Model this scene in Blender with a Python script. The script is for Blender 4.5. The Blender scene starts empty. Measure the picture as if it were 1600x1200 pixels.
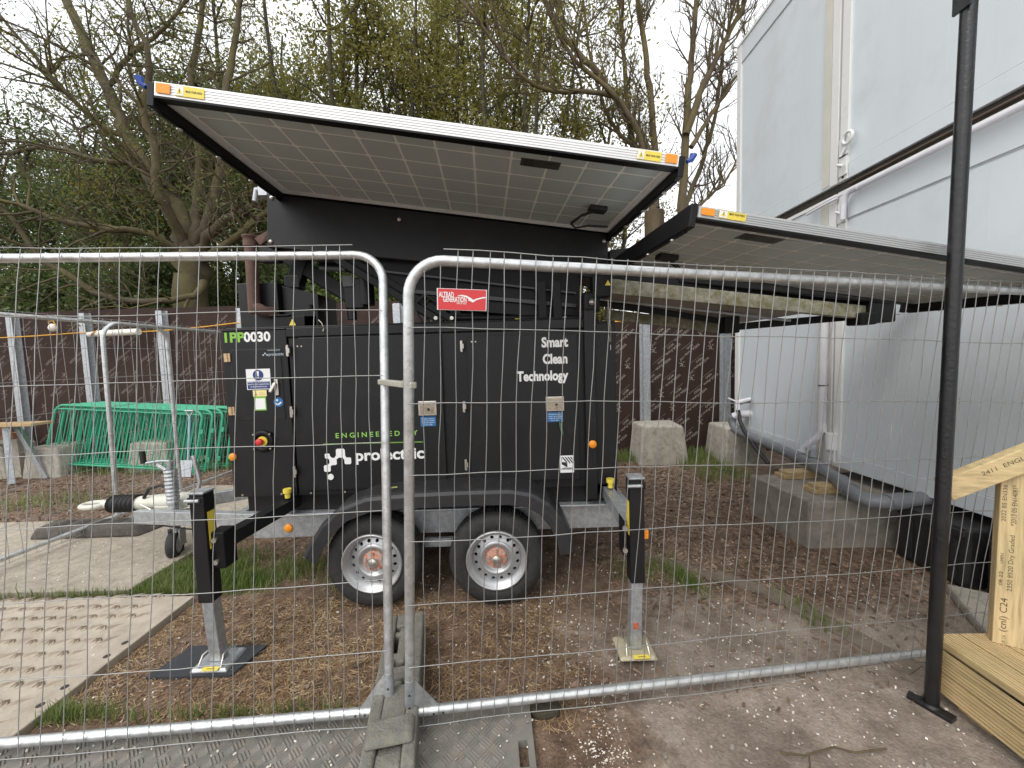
import bpy, math, random
import numpy as np
from mathutils import Matrix, Vector

random.seed(7); RNG = np.random.default_rng(11)
R = math.radians
scene = bpy.context.scene

# ------------------------------------------------------------------ camera
F_PX, CX, CY, EYE = 600.0, 800.0, 600.0, 1.6          # focal length and centre for a 1600 x 1200 frame, eye height
_d = Vector((1080.0 - CX, 9500.0 - CY, F_PX)).normalized()   # gravity as the lens sees it (x right, y down, z ahead)
_Z = -_d
_Y = (Vector((0, 0, 1)) - _d * _d.z).normalized()
_X = _Y.cross(_Z)
W = Matrix((_X, _Y, _Z))                               # lens axes -> world axes
cam_d = bpy.data.cameras.new('camera')
cam = bpy.data.objects.new('camera', cam_d)
scene.collection.objects.link(cam); scene.camera = cam
cam_d.sensor_width = 36.0; cam_d.lens = 36.0 * F_PX / 1600.0
cam_d.clip_start = 0.05; cam_d.clip_end = 600
right, down, fwd = W @ Vector((1, 0, 0)), W @ Vector((0, 1, 0)), W @ Vector((0, 0, 1))
M = Matrix((right, -down, -fwd)).transposed().to_4x4()
M.translation = Vector((0, 0, EYE))
cam.matrix_world = M

# ------------------------------------------------------------------ light
SUN_ELEV, SUN_AZ = 52.0, 215.0                          # high, behind the camera to the left, veiled by cloud
world = bpy.data.worlds.new('World'); scene.world = world
world.use_nodes = True
wn = world.node_tree; wn.nodes.clear()
sky = wn.nodes.new('ShaderNodeTexSky'); sky.sky_type = 'NISHITA'; sky.sun_disc = False
sky.sun_elevation = R(SUN_ELEV); sky.sun_rotation = R(SUN_AZ); sky.dust_density = 4.0; sky.air_density = 1.5
hs = wn.nodes.new('ShaderNodeHueSaturation'); hs.inputs['Saturation'].default_value = 0.12
mx = wn.nodes.new('ShaderNodeMixRGB'); mx.inputs[0].default_value = 0.72
mx.inputs[2].default_value = (10.5, 10.8, 11.2, 1)        # even cloud cover over the sky
bg = wn.nodes.new('ShaderNodeBackground'); bg.inputs['Strength'].default_value = 0.118
wo = wn.nodes.new('ShaderNodeOutputWorld')
wn.links.new(sky.outputs[0], hs.inputs['Color']); wn.links.new(hs.outputs[0], mx.inputs[1])
wn.links.new(mx.outputs[0], bg.inputs['Color']); wn.links.new(bg.outputs[0], wo.inputs['Surface'])
sd = bpy.data.lights.new('sun', 'SUN'); sd.energy = 0.8; sd.angle = R(32); sd.color = (1.0, 0.95, 0.87)
sun = bpy.data.objects.new('sun', sd); scene.collection.objects.link(sun)
az, el = R(SUN_AZ), R(SUN_ELEV)
sdir = Vector((math.sin(az) * math.cos(el), math.cos(az) * math.cos(el), math.sin(el)))
sun.rotation_euler = sdir.to_track_quat('Z', 'Y').to_euler()
sun.location = sdir * 50
vs = scene.view_settings
vs.view_transform = 'Standard'; vs.look = 'None'; vs.exposure = 0.62; vs.gamma = 1.0; vs.use_curve_mapping = False

# ------------------------------------------------------------------ helpers
def ray(px, py):
    return W @ Vector(((px - CX) / F_PX, (py - CY) / F_PX, 1.0))
def on_y(px, py, y):
    r = ray(px, py); return Vector((0, 0, EYE)) + r * (y / r.y)
def on_x(px, py, x):
    r = ray(px, py); return Vector((0, 0, EYE)) + r * (x / r.x)
def on_z(px, py, z=0.0):
    r = ray(px, py); return Vector((0, 0, EYE)) + r * ((z - EYE) / r.z)
def on_plane(px, py, p, n):
    r = ray(px, py); o = Vector((0, 0, EYE)); return o + r * ((p - o).dot(n) / r.dot(n))

MW = {}                                                # world matrix of every thing built
def tag(o, label, cat, group=None, kind=None):
    if label: o['label'] = label
    if cat: o['category'] = cat
    if group: o['group'] = group
    if kind: o['kind'] = kind
    return o
def thing(name, label, cat, loc=(0, 0, 0), group=None, mat=None):
    o = bpy.data.objects.new(name, None); scene.collection.objects.link(o)
    o.empty_display_size = 0.1
    m = mat.copy() if mat else Matrix.Translation(Vector(loc))
    o.matrix_world = m; MW[o.name] = m
    return tag(o, label, cat, group)

class MB:
    """collects shapes in world coordinates, then links them as one mesh"""
    def __init__(s): s.v = []; s.f = []; s.mi = []; s.sm = []
    def add(s, vs, fs, mi=0, smooth=False):
        b = len(s.v); s.v.extend([tuple(p) for p in vs])
        for f in fs: s.f.append([i + b for i in f]); s.mi.append(mi); s.sm.append(smooth)
    def box(s, a, b, mi=0, mat=None):
        x0, y0, z0 = a; x1, y1, z1 = b
        vs = [Vector((x, y, z)) for z in (z0, z1) for y in (y0, y1) for x in (x0, x1)]
        if mat is not None: vs = [mat @ p for p in vs]
        s.add(vs, [(0, 2, 3, 1), (4, 5, 7, 6), (0, 1, 5, 4), (2, 6, 7, 3), (0, 4, 6, 2), (1, 3, 7, 5)], mi)
    def hexa(s, pts, mi=0):                            # 4 bottom then 4 top, both counter-clockwise from above
        s.add(pts, [(3, 2, 1, 0), (4, 5, 6, 7), (0, 1, 5, 4), (1, 2, 6, 5), (2, 3, 7, 6), (3, 0, 4, 7)], mi)
    def beam(s, a, b, w, h, up=(0, 0, 1), mi=0):       # rectangular bar from a to b
        a, b = Vector(a), Vector(b); d = (b - a).normalized(); up = Vector(up)
        x = d.cross(up).normalized(); z = x.cross(d)
        x *= w / 2; z *= h / 2
        s.hexa([a - x - z, a + x - z, b + x - z, b - x - z, a - x + z, a + x + z, b + x + z, b - x + z], mi)
    def tube(s, pts, r, n=10, mi=0, cap=True, smooth=True):
        pts = [Vector(p) for p in pts]; k = len(pts)
        rs = r if isinstance(r, (list, tuple)) else [r] * k
        t = [(pts[min(i + 1, k - 1)] - pts[max(i - 1, 0)]).normalized() for i in range(k)]
        ref = Vector((0, 0, 1)) if abs(t[0].z) < 0.9 else Vector((1, 0, 0))
        u = t[0].cross(ref).normalized(); vs = []
        for i in range(k):
            u = (u - t[i] * u.dot(t[i]))
            u = u.normalized() if u.length > 1e-6 else t[i].orthogonal().normalized()
            w = t[i].cross(u)
            for j in range(n):
                a = 2 * math.pi * j / n
                vs.append(pts[i] + (u * math.cos(a) + w * math.sin(a)) * rs[i])
        fs = [(i * n + j, i * n + (j + 1) % n, (i + 1) * n + (j + 1) % n, (i + 1) * n + j) for i in range(k - 1) for j in range(n)]
        s.add(vs, fs, mi, smooth)
        if cap:
            s.add(vs[:n], [tuple(reversed(range(n)))], mi); s.add(vs[-n:], [tuple(range(n))], mi)
    def lathe(s, prof, c, axis, n=40, mi=0, smooth=True):   # prof: (radius, distance along axis)
        c, ax = Vector(c), Vector(axis).normalized(); u = ax.orthogonal().normalized(); w = ax.cross(u)
        vs = [c + ax * h + (u * math.cos(2 * math.pi * j / n) + w * math.sin(2 * math.pi * j / n)) * r for r, h in prof for j in range(n)]
        fs = [(i * n + j, i * n + (j + 1) % n, (i + 1) * n + (j + 1) % n, (i + 1) * n + j) for i in range(len(prof) - 1) for j in range(n)]
        s.add(vs, fs, mi, smooth)
    def disc(s, c, axis, r, h, n=24, mi=0):
        c, ax = Vector(c), Vector(axis).normalized(); s.tube([c, c + ax * h], r, n, mi)
    def prism(s, poly, ext, mi=0):                      # poly: world points of one face, ext: extrusion vector
        n = len(poly); a = [Vector(p) for p in poly]; b = [p + Vector(ext) for p in a]
        s.add(a + b, [tuple(reversed(range(n))), tuple(range(n, 2 * n))] + [(i, (i + 1) % n, n + (i + 1) % n, n + i) for i in range(n)], mi)
    def build(s, name, mats, parent=None, origin=None, bevel=0.0, segs=2):
        if not isinstance(mats, (list, tuple)): mats = [mats]
        me = bpy.data.meshes.new(name)
        if parent is not None: inv = MW[parent.name].inverted()
        elif origin is not None: inv = Matrix.Translation(-Vector(origin))
        else: inv = None
        vs = s.v if inv is None else [tuple(inv @ Vector(p)) for p in s.v]
        me.from_pydata(vs, [], s.f)
        for m in mats: me.materials.append(m)
        me.polygons.foreach_set('material_index', s.mi); me.polygons.foreach_set('use_smooth', s.sm)
        me.update()
        o = bpy.data.objects.new(name, me); scene.collection.objects.link(o)
        if parent is not None:
            o.parent = parent; MW[o.name] = MW[parent.name]
        else:
            o.location = origin if origin is not None else (0, 0, 0); MW[o.name] = Matrix.Translation(o.location)
        if bevel:
            b = o.modifiers.new('bevel', 'BEVEL'); b.width = bevel; b.segments = segs; b.limit_method = 'ANGLE'; b.angle_limit = R(50)
        return o

_txt = {}
def glyphs(text, bold=0.0, align='LEFT', spacing=1.0):
    key = (text, bold, align, spacing)
    if key not in _txt:
        c = bpy.data.curves.new('t', 'FONT'); c.body = text; c.align_x = align; c.size = 1.0; c.offset = bold
        c.space_character = spacing; c.resolution_u = 3
        o = bpy.data.objects.new('t', c); scene.collection.objects.link(o)
        dg = bpy.context.evaluated_depsgraph_get(); dg.update()
        me = o.evaluated_get(dg).to_mesh()
        _txt[key] = ([tuple(v.co) for v in me.vertices], [tuple(p.vertices) for p in me.polygons])
        o.evaluated_get(dg).to_mesh_clear()
        bpy.data.objects.remove(o); bpy.data.curves.remove(c)
    return _txt[key]
def add_text(mb, text, o, ux, uy, size, bold=0.0, align='LEFT', mi=0, spacing=1.0, width=None):
    """flat lettering with its baseline start at o, running along ux with uy up"""
    vs, fs = glyphs(text, bold, align, spacing); ux, uy = Vector(ux), Vector(uy); o = Vector(o)
    sx = size
    if width:
        xs = [v[0] for v in vs]; sx = width / (max(xs) - min(xs))
    mb.add([o + ux * (x * sx) + uy * (y * size) for x, y, z in vs], fs, mi)

# ------------------------------------------------------------------ materials
def nodes(name):
    m = bpy.data.materials.new(name); m.use_nodes = True; nt = m.node_tree
    return m, nt, nt.nodes['Principled BSDF']
def noise(nt, scale, detail=4, coord='Object', rough=0.6, stretch=None):
    tc = nt.nodes.new('ShaderNodeTexCoord'); n = nt.nodes.new('ShaderNodeTexNoise')
    n.inputs['Scale'].default_value = scale; n.inputs['Detail'].default_value = detail; n.inputs['Roughness'].default_value = rough
    src = tc.outputs[coord]
    if stretch:
        mp = nt.nodes.new('ShaderNodeMapping'); mp.inputs['Scale'].default_value = stretch
        nt.links.new(src, mp.inputs[0]); src = mp.outputs[0]
    nt.links.new(src, n.inputs['Vector']); return n
def ramp(nt, src, stops):
    r = nt.nodes.new('ShaderNodeValToRGB'); e = r.color_ramp.elements
    while len(e) < len(stops): e.new(0.5)
    for i, (p, c) in enumerate(stops):
        e[i].position = p; e[i].color = (*c, 1) if len(c) == 3 else c
    nt.links.new(src, r.inputs[0]); return r
def mat(name, col, rough=0.5, metal=0.0, vary=0.15, scale=6.0, bump=0.0, bscale=60.0, dirt=None, stretch=None, spec=0.5, dirt_at=(0.52, 0.75)):
    m, nt, b = nodes(name)
    n = noise(nt, scale, 6, stretch=stretch)
    lo = tuple(max(0, c * (1 - vary)) for c in col); hi = tuple(min(1, c * (1 + vary)) for c in col)
    out = ramp(nt, n.outputs['Fac'], [(0.3, lo), (0.7, hi)]).outputs[0]
    if dirt:
        n2 = noise(nt, scale * 2.3, 8, rough=0.7)
        r2 = ramp(nt, n2.outputs['Fac'], [(dirt_at[0], (0, 0, 0)), (dirt_at[1], (1, 1, 1))])
        mxn = nt.nodes.new('ShaderNodeMixRGB'); nt.links.new(r2.outputs[0], mxn.inputs[0]); nt.links.new(out, mxn.inputs[1])
        mxn.inputs[2].default_value = (*dirt, 1); out = mxn.outputs[0]
    nt.links.new(out, b.inputs['Base Color'])
    b.inputs['Metallic'].default_value = metal; b.inputs['Specular IOR Level'].default_value = spec
    rr = nt.nodes.new('ShaderNodeMapRange'); rr.inputs[3].default_value = max(0.05, rough - 0.08); rr.inputs[4].default_value = min(1, rough + 0.1)
    nt.links.new(n.outputs['Fac'], rr.inputs[0]); nt.links.new(rr.outputs[0], b.inputs['Roughness'])
    if bump:
        nb = noise(nt, bscale, 5); bp = nt.nodes.new('ShaderNodeBump'); bp.inputs['Strength'].default_value = bump; bp.inputs['Distance'].default_value = 0.01
        nt.links.new(nb.outputs['Fac'], bp.inputs['Height']); nt.links.new(bp.outputs[0], b.inputs['Normal'])
    return m

BLACK = mat('black_powder_coat', (0.0095, 0.0095, 0.0105), 0.42, vary=0.3, scale=3, bump=0.06, bscale=220, dirt=(0.034, 0.032, 0.029), dirt_at=(0.55, 1.0), spec=0.36)
BLACKM = mat('black_matt_steel', (0.006, 0.006, 0.0065), 0.5, vary=0.25, dirt=(0.018, 0.016, 0.015), dirt_at=(0.55, 1.0), spec=0.3)
RUBBER = mat('tyre_rubber', (0.022, 0.022, 0.022), 0.75, vary=0.3, scale=18, bump=0.15, bscale=150, dirt=(0.075, 0.06, 0.045), dirt_at=(0.5, 0.95))
FENDER = mat('mudguard_plastic', (0.024, 0.024, 0.026), 0.42, vary=0.15, scale=8, dirt=(0.09, 0.085, 0.075), dirt_at=(0.55, 1.0))
GALV = mat('galvanised_steel', (0.46, 0.48, 0.50), 0.42, 0.65, vary=0.22, scale=26, dirt=(0.33, 0.33, 0.32), dirt_at=(0.5, 0.7), bump=0.04)
GALVT = mat('galvanised_tube', (0.62, 0.63, 0.63), 0.36, 0.75, vary=0.2, scale=18, dirt=(0.40, 0.39, 0.36), dirt_at=(0.52, 0.72), bump=0.03)
WIRE = mat('mesh_wire', (0.35, 0.35, 0.34), 0.45, 0.55, vary=0.15, scale=8)
ALU = mat('aluminium_frame', (0.78, 0.78, 0.77), 0.35, 0.35, vary=0.06, scale=8, stretch=(0.3, 12, 12), dirt=(0.5, 0.49, 0.46), dirt_at=(0.62, 0.85))
SILVER = mat('silver_wheel_paint', (0.46, 0.46, 0.465), 0.33, 0.6, vary=0.08, scale=12, dirt=(0.34, 0.32, 0.29), dirt_at=(0.58, 0.9))
RUSTPAINT = mat('orange_hub_paint', (0.60, 0.16, 0.055), 0.6, vary=0.25, scale=26, dirt=(0.36, 0.33, 0.31), dirt_at=(0.45, 0.52))
RUST = mat('rusty_pipe', (0.11, 0.06, 0.045), 0.75, vary=0.35, scale=16, bump=0.2)
CREAM = mat('cream_casting', (0.62, 0.61, 0.52), 0.5, 0.1, vary=0.1, scale=14, dirt=(0.3, 0.27, 0.22), dirt_at=(0.58, 0.8))
ORANGE = mat('amber_reflector', (0.85, 0.30, 0.02), 0.25, vary=0.06)
YELLOW = mat('yellow_plastic', (0.78, 0.62, 0.08), 0.4, vary=0.06)
PALEYEL = mat('pale_yellow_cap', (0.80, 0.70, 0.32), 0.45, vary=0.08)
RED = mat('red_plastic', (0.60, 0.03, 0.03), 0.35, vary=0.08)
SIGNRED = mat('red_sign_print', (0.62, 0.045, 0.05), 0.45, vary=0.05)
WHITE = mat('white_vinyl', (0.80, 0.80, 0.79), 0.45, vary=0.03)
LIME = mat('lime_vinyl', (0.22, 0.50, 0.05), 0.45, vary=0.04)
LIMEDIM = mat('lime_line_vinyl', (0.15, 0.32, 0.05), 0.5, vary=0.04)
NAVY = mat('navy_sticker', (0.02, 0.04, 0.17), 0.45, vary=0.05)
BLUE = mat('blue_sticker', (0.02, 0.15, 0.36), 0.45, vary=0.05)
CLIPBLUE = mat('blue_clip_plastic', (0.02, 0.06, 0.30), 0.4, vary=0.1)
INK = mat('black_ink', (0.02, 0.02, 0.02), 0.6, vary=0.05)
STAMP = mat('stamp_ink', (0.085, 0.062, 0.04), 0.7, vary=0.4, scale=70)
BRASS = mat('zinc_yellow_hinge', (0.55, 0.40, 0.22), 0.4, 0.5, vary=0.25, scale=40)
STEEL = mat('stainless_latch', (0.60, 0.56, 0.50), 0.3, 0.8, vary=0.12, scale=30)
CELL = mat('solar_cell_back', (0.50, 0.545, 0.535), 0.38, vary=0.05, scale=2)
SHEET = mat('solar_backsheet', (0.94, 0.94, 0.90), 0.4, vary=0.05, scale=2)
BOOTRUB = mat('black_rubber', (0.016, 0.016, 0.016), 0.6, vary=0.2, scale=20)
MOSSY = mat('mossy_metal', (0.33, 0.315, 0.26), 0.6, 0.0, vary=0.25, scale=9, dirt=(0.17, 0.16, 0.065), dirt_at=(0.42, 0.62))
UNDER = mat('brown_underside', (0.36, 0.32, 0.29), 0.5, vary=0.1)
MATRUB = mat('rubber_mat', (0.035, 0.037, 0.042), 0.8, vary=0.2, scale=12, bump=0.3, bscale=120, dirt=(0.10, 0.085, 0.07), dirt_at=(0.6, 0.95))
GREENP = mat('green_barrier_paint', (0.035, 0.34, 0.19), 0.4, vary=0.15, scale=10, dirt=(0.10, 0.34, 0.23), dirt_at=(0.6, 0.9))
CONC = mat('concrete', (0.36, 0.33, 0.28), 0.85, vary=0.2, scale=7, bump=0.5, bscale=60, dirt=(0.20, 0.18, 0.14), dirt_at=(0.5, 0.72))
CONCD = mat('damp_concrete', (0.24, 0.215, 0.18), 0.85, vary=0.25, scale=6, bump=0.5, bscale=50, dirt=(0.14, 0.12, 0.095), dirt_at=(0.5, 0.75))
CONCTOP = mat('dusty_concrete_top', (0.36, 0.32, 0.26), 0.9, vary=0.2, scale=10, bump=0.4, bscale=70)
BLOCKM = mat('recycled_rubber_foot', (0.17, 0.165, 0.14), 0.85, vary=0.25, scale=16, bump=0.8, bscale=110, dirt=(0.25, 0.21, 0.15), dirt_at=(0.5, 0.8))
DIRTSHADE = mat('dirt_and_shade_tread', (0.33, 0.27, 0.205), 0.85, vary=0.25, scale=14)  # dirt brown that also paints in the shaded sides of the ridges
TREAD = mat('grey_tread_plastic', (0.185, 0.172, 0.155), 0.6, vary=0.2, scale=9, bump=0.15, bscale=90, dirt=(0.25, 0.21, 0.165), dirt_at=(0.46, 0.8))
BEIGE = mat('dusty_beige_mat', (0.43, 0.37, 0.295), 0.75, vary=0.16, scale=6, bump=0.3, bscale=70, dirt=(0.27, 0.225, 0.17), dirt_at=(0.5, 0.8))
BEIGEK = mat('knobbly_dusty_mat', (0.375, 0.325, 0.26), 0.8, vary=0.2, scale=10, bump=0.9, bscale=80, dirt=(0.2, 0.165, 0.12), dirt_at=(0.5, 0.75))
CABIN = mat('white_cabin_panel', (0.585, 0.625, 0.65), 0.42, vary=0.03, scale=0.9, dirt=(0.52, 0.55, 0.56), dirt_at=(0.5, 0.8), stretch=(1, 2.5, 0.3))
CABINTRIM = mat('white_steel_trim', (0.68, 0.68, 0.66), 0.45, vary=0.03, dirt=(0.54, 0.52, 0.48), dirt_at=(0.6, 0.85))
CREAMTRIM = mat('cream_trim', (0.56, 0.54, 0.48), 0.5, vary=0.04)
GAP = mat('dark_joint_seal', (0.035, 0.028, 0.022), 0.6, vary=0.3, scale=20)
SEAM = mat('panel_seam', (0.40, 0.42, 0.44), 0.5, vary=0.1)
PVCW = mat('white_pvc', (0.62, 0.61, 0.64), 0.35, vary=0.04)
PVCG = mat('grey_pvc', (0.165, 0.172, 0.185), 0.38, vary=0.1, dirt=(0.25, 0.23, 0.2), dirt_at=(0.6, 0.9))
POLEB = mat('black_gloss_pole', (0.012, 0.012, 0.013), 0.3, vary=0.3, scale=10, bump=0.25, bscale=60, dirt=(0.05, 0.04, 0.035), dirt_at=(0.62, 0.9))
CRATEM = mat('black_plastic_block', (0.018, 0.018, 0.02), 0.42, vary=0.3, scale=12, dirt=(0.06, 0.05, 0.045), dirt_at=(0.55, 0.95))
ROPE = mat('orange_rope', (0.72, 0.36, 0.03), 0.8, vary=0.15)
TUBEW = mat('milky_lamp_tube', (0.74, 0.71, 0.62), 0.35, vary=0.05)
PRINT = mat('pale_print', (0.27, 0.23, 0.205), 0.6, vary=0.35, scale=9)
PRINTF = mat('faded_print', (0.165, 0.13, 0.115), 0.6, vary=0.3, scale=10)
PLYB = mat('brown_film_ply', (0.038, 0.022, 0.018), 0.7, vary=0.2, scale=3, dirt=(0.06, 0.038, 0.030), dirt_at=(0.5, 0.85), spec=0.2)
BRICK = mat('old_brick', (0.30, 0.15, 0.09), 0.85, vary=0.25, scale=12, bump=0.5)
SPADEB = mat('pale_blue_handle', (0.28, 0.42, 0.50), 0.5, vary=0.1)

def timber(name, col, stretch):
    m, nt, b = nodes(name)
    n = noise(nt, 5, 8, rough=0.65, stretch=stretch)
    r = ramp(nt, n.outputs['Fac'], [(0.3, tuple(c * 0.62 for c in col)), (0.5, col), (0.72, tuple(min(1, c * 1.25) for c in col))])
    n2 = noise(nt, 2.2, 3); r2 = ramp(nt, n2.outputs['Fac'], [(0.35, (0.86, 0.88, 0.8)), (0.7, (1.06, 1.0, 0.96))])
    mxn = nt.nodes.new('ShaderNodeMixRGB'); mxn.blend_type = 'MULTIPLY'; mxn.inputs[0].default_value = 1
    nt.links.new(r.outputs[0], mxn.inputs[1]); nt.links.new(r2.outputs[0], mxn.inputs[2]); nt.links.new(mxn.outputs[0], b.inputs['Base Color'])
    b.inputs['Roughness'].default_value = 0.65
    bp = nt.nodes.new('ShaderNodeBump'); bp.inputs['Strength'].default_value = 0.25; bp.inputs['Distance'].default_value = 0.004
    nt.links.new(n.outputs['Fac'], bp.inputs['Height']); nt.links.new(bp.outputs[0], b.inputs['Normal'])
    return m
WOODZ = timber('sawn_timber_upright', (0.60, 0.465, 0.265), (14, 14, 0.9))
WOODY = timber('sawn_timber_level', (0.58, 0.45, 0.25), (14, 0.9, 14))
WOODX = timber('sawn_timber_rail', (0.60, 0.465, 0.265), (1.2, 5, 14))
DECK = timber('grooved_deck_timber', (0.54, 0.40, 0.22), (16, 0.8, 16))
PACK = timber('rough_packer_timber', (0.46, 0.33, 0.18), (2, 10, 14))
GREYWOOD = timber('weathered_ply', (0.40, 0.31, 0.20), (3, 10, 10))

def bark(name, a, b_, moss):
    m, nt, b = nodes(name)
    n = noise(nt, 7, 8, rough=0.7, stretch=(1, 1, 0.35)); n2 = noise(nt, 1.6, 4)
    r = ramp(nt, n.outputs['Fac'], [(0.32, a), (0.68, b_)]); r2 = ramp(nt, n2.outputs['Fac'], [(0.42, (0, 0, 0)), (0.66, (1, 1, 1))])
    mxn = nt.nodes.new('ShaderNodeMixRGB'); nt.links.new(r2.outputs[0], mxn.inputs[0]); nt.links.new(r.outputs[0], mxn.inputs[1]); mxn.inputs[2].default_value = (*moss, 1)
    nt.links.new(mxn.outputs[0], b.inputs['Base Color']); b.inputs['Roughness'].default_value = 0.9
    bp = nt.nodes.new('ShaderNodeBump'); bp.inputs['Strength'].default_value = 0.7; bp.inputs['Distance'].default_value = 0.03
    nt.links.new(n.outputs['Fac'], bp.inputs['Height']); nt.links.new(bp.outputs[0], b.inputs['Normal'])
    return m
BARKM = bark('mossy_bark', (0.05, 0.039, 0.024), (0.135, 0.108, 0.068), (0.125, 0.104, 0.036))
BARKR = bark('brown_mossy_bark', (0.055, 0.04, 0.025), (0.13, 0.096, 0.058), (0.115, 0.09, 0.03))
BARKD = bark('dark_bark', (0.03, 0.025, 0.02), (0.075, 0.06, 0.045), (0.06, 0.055, 0.03))
def leafmat(name, a, b_, c_, trans):
    m, nt, b = nodes(name)
    n = noise(nt, 1.1, 3); n2 = noise(nt, 14, 2)
    add = nt.nodes.new('ShaderNodeMixRGB'); add.inputs[0].default_value = 0.5
    nt.links.new(n.outputs['Fac'], add.inputs[1]); nt.links.new(n2.outputs['Fac'], add.inputs[2])
    r = ramp(nt, add.outputs[0], [(0.36, a), (0.5, b_), (0.64, c_)])
    nt.links.new(r.outputs[0], b.inputs['Base Color']); b.inputs['Roughness'].default_value = 0.5
    tr = nt.nodes.new('ShaderNodeBsdfTranslucent'); nt.links.new(r.outputs[0], tr.inputs[0])
    ms = nt.nodes.new('ShaderNodeMixShader'); ms.inputs[0].default_value = trans
    out = nt.nodes['Material Output']
    nt.links.new(b.outputs[0], ms.inputs[1]); nt.links.new(tr.outputs[0], ms.inputs[2]); nt.links.new(ms.outputs[0], out.inputs[0])
    return m
LEAFD = leafmat('dark_evergreen_leaf', (0.05, 0.078, 0.022), (0.085, 0.125, 0.034), (0.15, 0.185, 0.055), 0.4)
LEAFS = leafmat('spring_leaf', (0.135, 0.135, 0.025), (0.22, 0.21, 0.04), (0.31, 0.265, 0.075), 0.52)
LEAFG = leafmat('fresh_green_leaf', (0.07, 0.105, 0.02), (0.115, 0.155, 0.03), (0.18, 0.21, 0.045), 0.45)
GRASSM = leafmat('grass_blade', (0.10, 0.155, 0.03), (0.17, 0.235, 0.06), (0.28, 0.30, 0.12), 0.4)
STRAWM = leafmat('dry_needle', (0.17, 0.10, 0.055), (0.31, 0.20, 0.105), (0.46, 0.34, 0.19), 0.1)
CHIPM = leafmat('bark_chip', (0.09, 0.055, 0.038), (0.19, 0.12, 0.08), (0.34, 0.25, 0.18), 0.0)
PETALM = leafmat('fallen_petal', (0.50, 0.44, 0.37), (0.66, 0.6, 0.52), (0.8, 0.76, 0.7), 0.1)

# ================================================================== GROUND
def ground_material():
    m, nt, b = nodes('site_soil')
    tc = nt.nodes.new('ShaderNodeTexCoord'); sep = nt.nodes.new('ShaderNodeSeparateXYZ'); nt.links.new(tc.outputs['Object'], sep.inputs[0])
    big = noise(nt, 1.3, 6, rough=0.65); mid = noise(nt, 9, 8, rough=0.7); fine = noise(nt, 75, 4, rough=0.7)
    def mth(op, a, b_=None, clamp=False):
        n = nt.nodes.new('ShaderNodeMath'); n.operation = op; n.use_clamp = clamp
        for i, x in enumerate((a, b_)):
            if x is None: continue
            if isinstance(x, (int, float)): n.inputs[i].default_value = x
            else: nt.links.new(x, n.inputs[i])
        return n.outputs[0]
    x, y = sep.outputs[0], sep.outputs[1]
    w = mth('MULTIPLY', mth('SUBTRACT', big.outputs['Fac'], 0.5), 1.6)
    # worn grey-brown hard standing to the right and in front, brown bark soil elsewhere
    mx_ = mth('MULTIPLY', mth('ADD', mth('SUBTRACT', x, 0.28), w), 3.0, True)
    my_ = mth('MULTIPLY', mth('ADD', mth('SUBTRACT', 2.55, y), w), 2.2, True)
    hard = mth('MULTIPLY', mx_, my_)
    soil = ramp(nt, mid.outputs['Fac'], [(0.28, (0.088, 0.056, 0.039)), (0.5, (0.205, 0.138, 0.097)), (0.72, (0.32, 0.235, 0.172))])
    soil2 = ramp(nt, fine.outputs['Fac'], [(0.3, (0.5, 0.47, 0.44)), (0.7, (1.3, 1.27, 1.22))])
    ml = nt.nodes.new('ShaderNodeMixRGB'); ml.blend_type = 'MULTIPLY'; ml.inputs[0].default_value = 1
    nt.links.new(soil.outputs[0], ml.inputs[1]); nt.links.new(soil2.outputs[0], ml.inputs[2])
    hardc = ramp(nt, mid.outputs['Fac'], [(0.28, (0.185, 0.147, 0.118)), (0.5, (0.30, 0.248, 0.204)), (0.75, (0.40, 0.345, 0.298))])
    ml2 = nt.nodes.new('ShaderNodeMixRGB'); ml2.blend_type = 'MULTIPLY'; ml2.inputs[0].default_value = 0.55
    nt.links.new(hardc.outputs[0], ml2.inputs[1]); nt.links.new(soil2.outputs[0], ml2.inputs[2])
    mm = nt.nodes.new('ShaderNodeMixRGB'); nt.links.new(hard, mm.inputs[0]); nt.links.new(ml.outputs[0], mm.inputs[1]); nt.links.new(ml2.outputs[0], mm.inputs[2])
    wet = noise(nt, 2.6, 5, rough=0.6); wr = ramp(nt, wet.outputs['Fac'], [(0.36, (0.66, 0.64, 0.62)), (0.58, (1.04, 1.04, 1.04))])
    m3 = nt.nodes.new('ShaderNodeMixRGB'); m3.blend_type = 'MULTIPLY'; m3.inputs[0].default_value = 1; nt.links.new(mm.outputs[0], m3.inputs[1]); nt.links.new(wr.outputs[0], m3.inputs[2])
    nt.links.new(m3.outputs[0], b.inputs['Base Color']); b.inputs['Roughness'].default_value = 0.9
    bp = nt.nodes.new('ShaderNodeBump'); bp.inputs['Strength'].default_value = 0.9; bp.inputs['Distance'].default_value = 0.02
    hsum = mth('ADD', mid.outputs['Fac'], mth('MULTIPLY', fine.outputs['Fac'], 0.5))
    nt.links.new(hsum, bp.inputs['Height']); nt.links.new(bp.outputs[0], b.inputs['Normal'])
    return m
SOIL = ground_material()
def gh(x, y):                                           # gentle unevenness of the soil, flat where things stand
    a = 0.009 * math.sin(1.7 * x + 0.6) * math.sin(2.1 * y + 1.0) + 0.005 * math.sin(5.3 * x) * math.sin(4.7 * y)
    return a - 0.012
def lin(a, b, n): return [a + (b - a) * i / n for i in range(n + 1)]
xs = [-150, -60, -25, -14] + lin(-10, 6, 120) + [9, 25, 60, 150]
ys = [-40, -10, -3] + lin(0, 8, 70) + [12, 25, 60, 150]
g = MB()
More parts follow.
